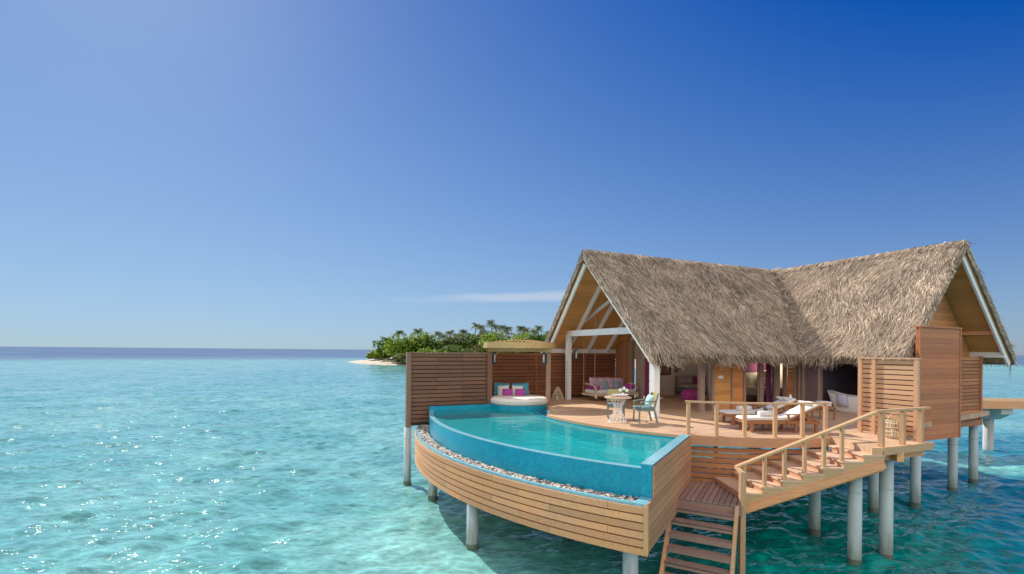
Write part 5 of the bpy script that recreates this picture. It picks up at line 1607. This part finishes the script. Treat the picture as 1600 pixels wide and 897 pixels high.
# ---- sun loungers
def lounger(x, y, yaw, label):
    t = thing('sun_lounger', label, 'sun lounger', P3(x, y), yaw, 'sun loungers behind the railing')
    X = Matrix.Translation((x, y, D)) @ Matrix.Rotation(yaw, 4, 'Z')
    def mk(): return MB(X)
    c = mk()
    c.beam((0, .04, .27), (1.95, .04, .27), .035, .09); c.beam((0, .68, .27), (1.95, .68, .27), .035, .09); c.beam((0.02, .06, .27), (0.02, .66, .27), .035, .09); c.beam((1.94, .06, .27), (1.94, .66, .27), .035, .09)
    c.build('frame', M['lounger'], t)
    for (lx, ly) in ((.14, .05), (.14, .67), (1.30, .03), (1.30, .69), (1.86, .05), (1.86, .67)):
        c = mk(); c.box(lx - .035, lx + .035, ly - .03, ly + .03, 0, .23 if lx != 1.30 else .22); c.build('leg', M['lounger'], t)
    c = mk()
    for k in range(13):
        xx = .08 + k * .085; c.box(xx, xx + .06, .06, .66, .300, .318)
    c.build('slat', M['lounger'], t)
    c = mk(); c.beam((1.16, .09, .31), (1.98, .09, .70), .03, .05); c.beam((1.16, .63, .31), (1.98, .63, .70), .03, .05); c.beam((1.97, .07, .70), (1.97, .65, .70), .05, .05); c.build('back_frame', M['lounger'], t)
    c = mk(); c.beam((1.62, .14, .52), (1.86, .14, .25), .03, .04); c.beam((1.62, .58, .52), (1.86, .58, .25), .03, .04); c.build('back_prop', M['lounger'], t)
    for ly in (.0, .72):
        c = mk(); c.box(1.02, 1.48, ly - .035, ly + .035, .47, .495); c.beam((1.09, ly, .2), (1.09, ly, .47), .04, .05); c.beam((1.42, ly, .32), (1.44, ly, .47), .04, .04); c.build('armrest', M['lounger'], t)
    c = mk()
    # mattress: flat part and raised back in one bent pad
    prof = [(-.02, .32), (.02, .385), (.6, .395), (1.12, .395), (1.25, .43), (1.60, .60), (1.96, .785), (2.0, .765), (1.98, .72), (1.62, .535), (1.26, .36), (1.12, .322)]
    vs = []; fs = []; n = len(prof)
    ys = (.085, .105, .36, .615, .635)
    for j, yv in enumerate(ys):
        sh = .012 if j in (0, 4) else 0
        for (a, z) in prof: vs.append((a, yv, z - (sh if z > .38 else 0)))
    for j in range(4):
        for i in range(n): fs.append((j * n + i, j * n + (i + 1) % n, (j + 1) * n + (i + 1) % n, (j + 1) * n + i))
    fs += [tuple(range(n)), tuple(4 * n + i for i in range(n - 1, -1, -1))]
    c.add(vs, fs); c.build('mattress', M['cloth'], t)
    c = mk(); c.pillow(.5, .26, .1, Matrix.Translation((1.78, .36, .735)) @ Matrix.Rotation(R(90), 4, 'Z') @ Matrix.Rotation(R(-63), 4, 'X')); c.build('head_pillow', M['cloth'], t, smooth=True)
    return t
lounger(6.20, 13.05, R(1), 'teak sun lounger with white cushion nearest the railing')
lounger(6.28, 14.32, R(1), 'teak sun lounger with white cushion behind the front lounger, towards the bedroom')
def towel(x, y, z, label):
    c = MB(WM)
    c.cyl((x - .20, y, z + .07), (x + .20, y + .05, z + .07), .075, n=18); c.cyl((x - .18, y + .05, z + .06), (x + .18, y + .12, z + .06), .06, n=18)
    o = c.build('rolled_towel', M['towel'], None, smooth=False)
    for p in o.data.polygons: p.use_smooth = len(p.vertices) == 4
    tag(o, label, 'towel', 'rolled towels on the loungers')
towel(6.85, 13.36, .395, 'rolled white towel on the lounger nearest the railing')
towel(6.86, 14.62, .395, 'rolled white towel on the rear lounger')
def side_table(x, y, w, h, label):
    t = thing('side_table', label, 'side table', P3(x, y), 0, 'small teak side tables')
    c = MB(WM)
    for k in range(5):
        x0 = x - w / 2 + w * k / 5; c.box(x0, x0 + w / 5 - .01, y - w / 2, y + w / 2, h - .03, h)
    c.build('table_top', M['lounger'], t)
    c = MB(WM); c.box(x - w / 2 + .02, x + w / 2 - .02, y - w / 2 + .01, y - w / 2 + .04, h - .09, h - .031); c.box(x - w / 2 + .02, x + w / 2 - .02, y + w / 2 - .04, y + w / 2 - .01, h - .09, h - .031); c.build('apron', M['lounger'], t)
    for i in (-1, 1):
        for j in (-1, 1):
            c = MB(WM); c.box(x + i * (w / 2 - .03) - .02, x + i * (w / 2 - .03) + .02, y + j * (w / 2 - .03) - .02, y + j * (w / 2 - .03) + .02, 0, h - .031); c.build('leg', M['lounger'], t)
side_table(7.20, 14.04, .42, .42, 'small teak side table between the two sun loungers')
side_table(9.15, 16.3, .5, .52, 'small teak side table behind the head of the rear lounger')
side_table(9.98, 15.9, .5, .42, 'small teak side table holding folded white towels near the bathtub')
t = thing('tumbler', 'dark glass tumbler on the side table between the loungers', 'tumbler', P3(7.15, 14.0, .42))
c = MB(WM); c.lathe([(.035, .42), (.042, .44), (.045, .57), (.036, .57), (.03, .44)], (7.15, 14.0, 0), 16); c.build('cup', soft('dark_glass', (.05, .055, .05), .2, .1, 6), t, smooth=True)
t = thing('water_carafe', 'small pale carafe on the side table behind the rear lounger', 'carafe', P3(9.15, 16.3, .52))
c = MB(WM); c.lathe([(.05, .52), (.065, .56), (.06, .64), (.025, .70), (.035, .74)], (9.15, 16.3, 0), 16); c.build('carafe', M['frosted'], t, smooth=True)
c = MB(WM)
for k in range(3): c.rbox(9.80, 10.16, 15.74, 16.06, .422 + .05 * k, .468 + .05 * k, .02)
tag(c.build('folded_towels', M['towel'], None, smooth=True), 'stack of folded white towels on the side table near the bathtub', 'towel stack')
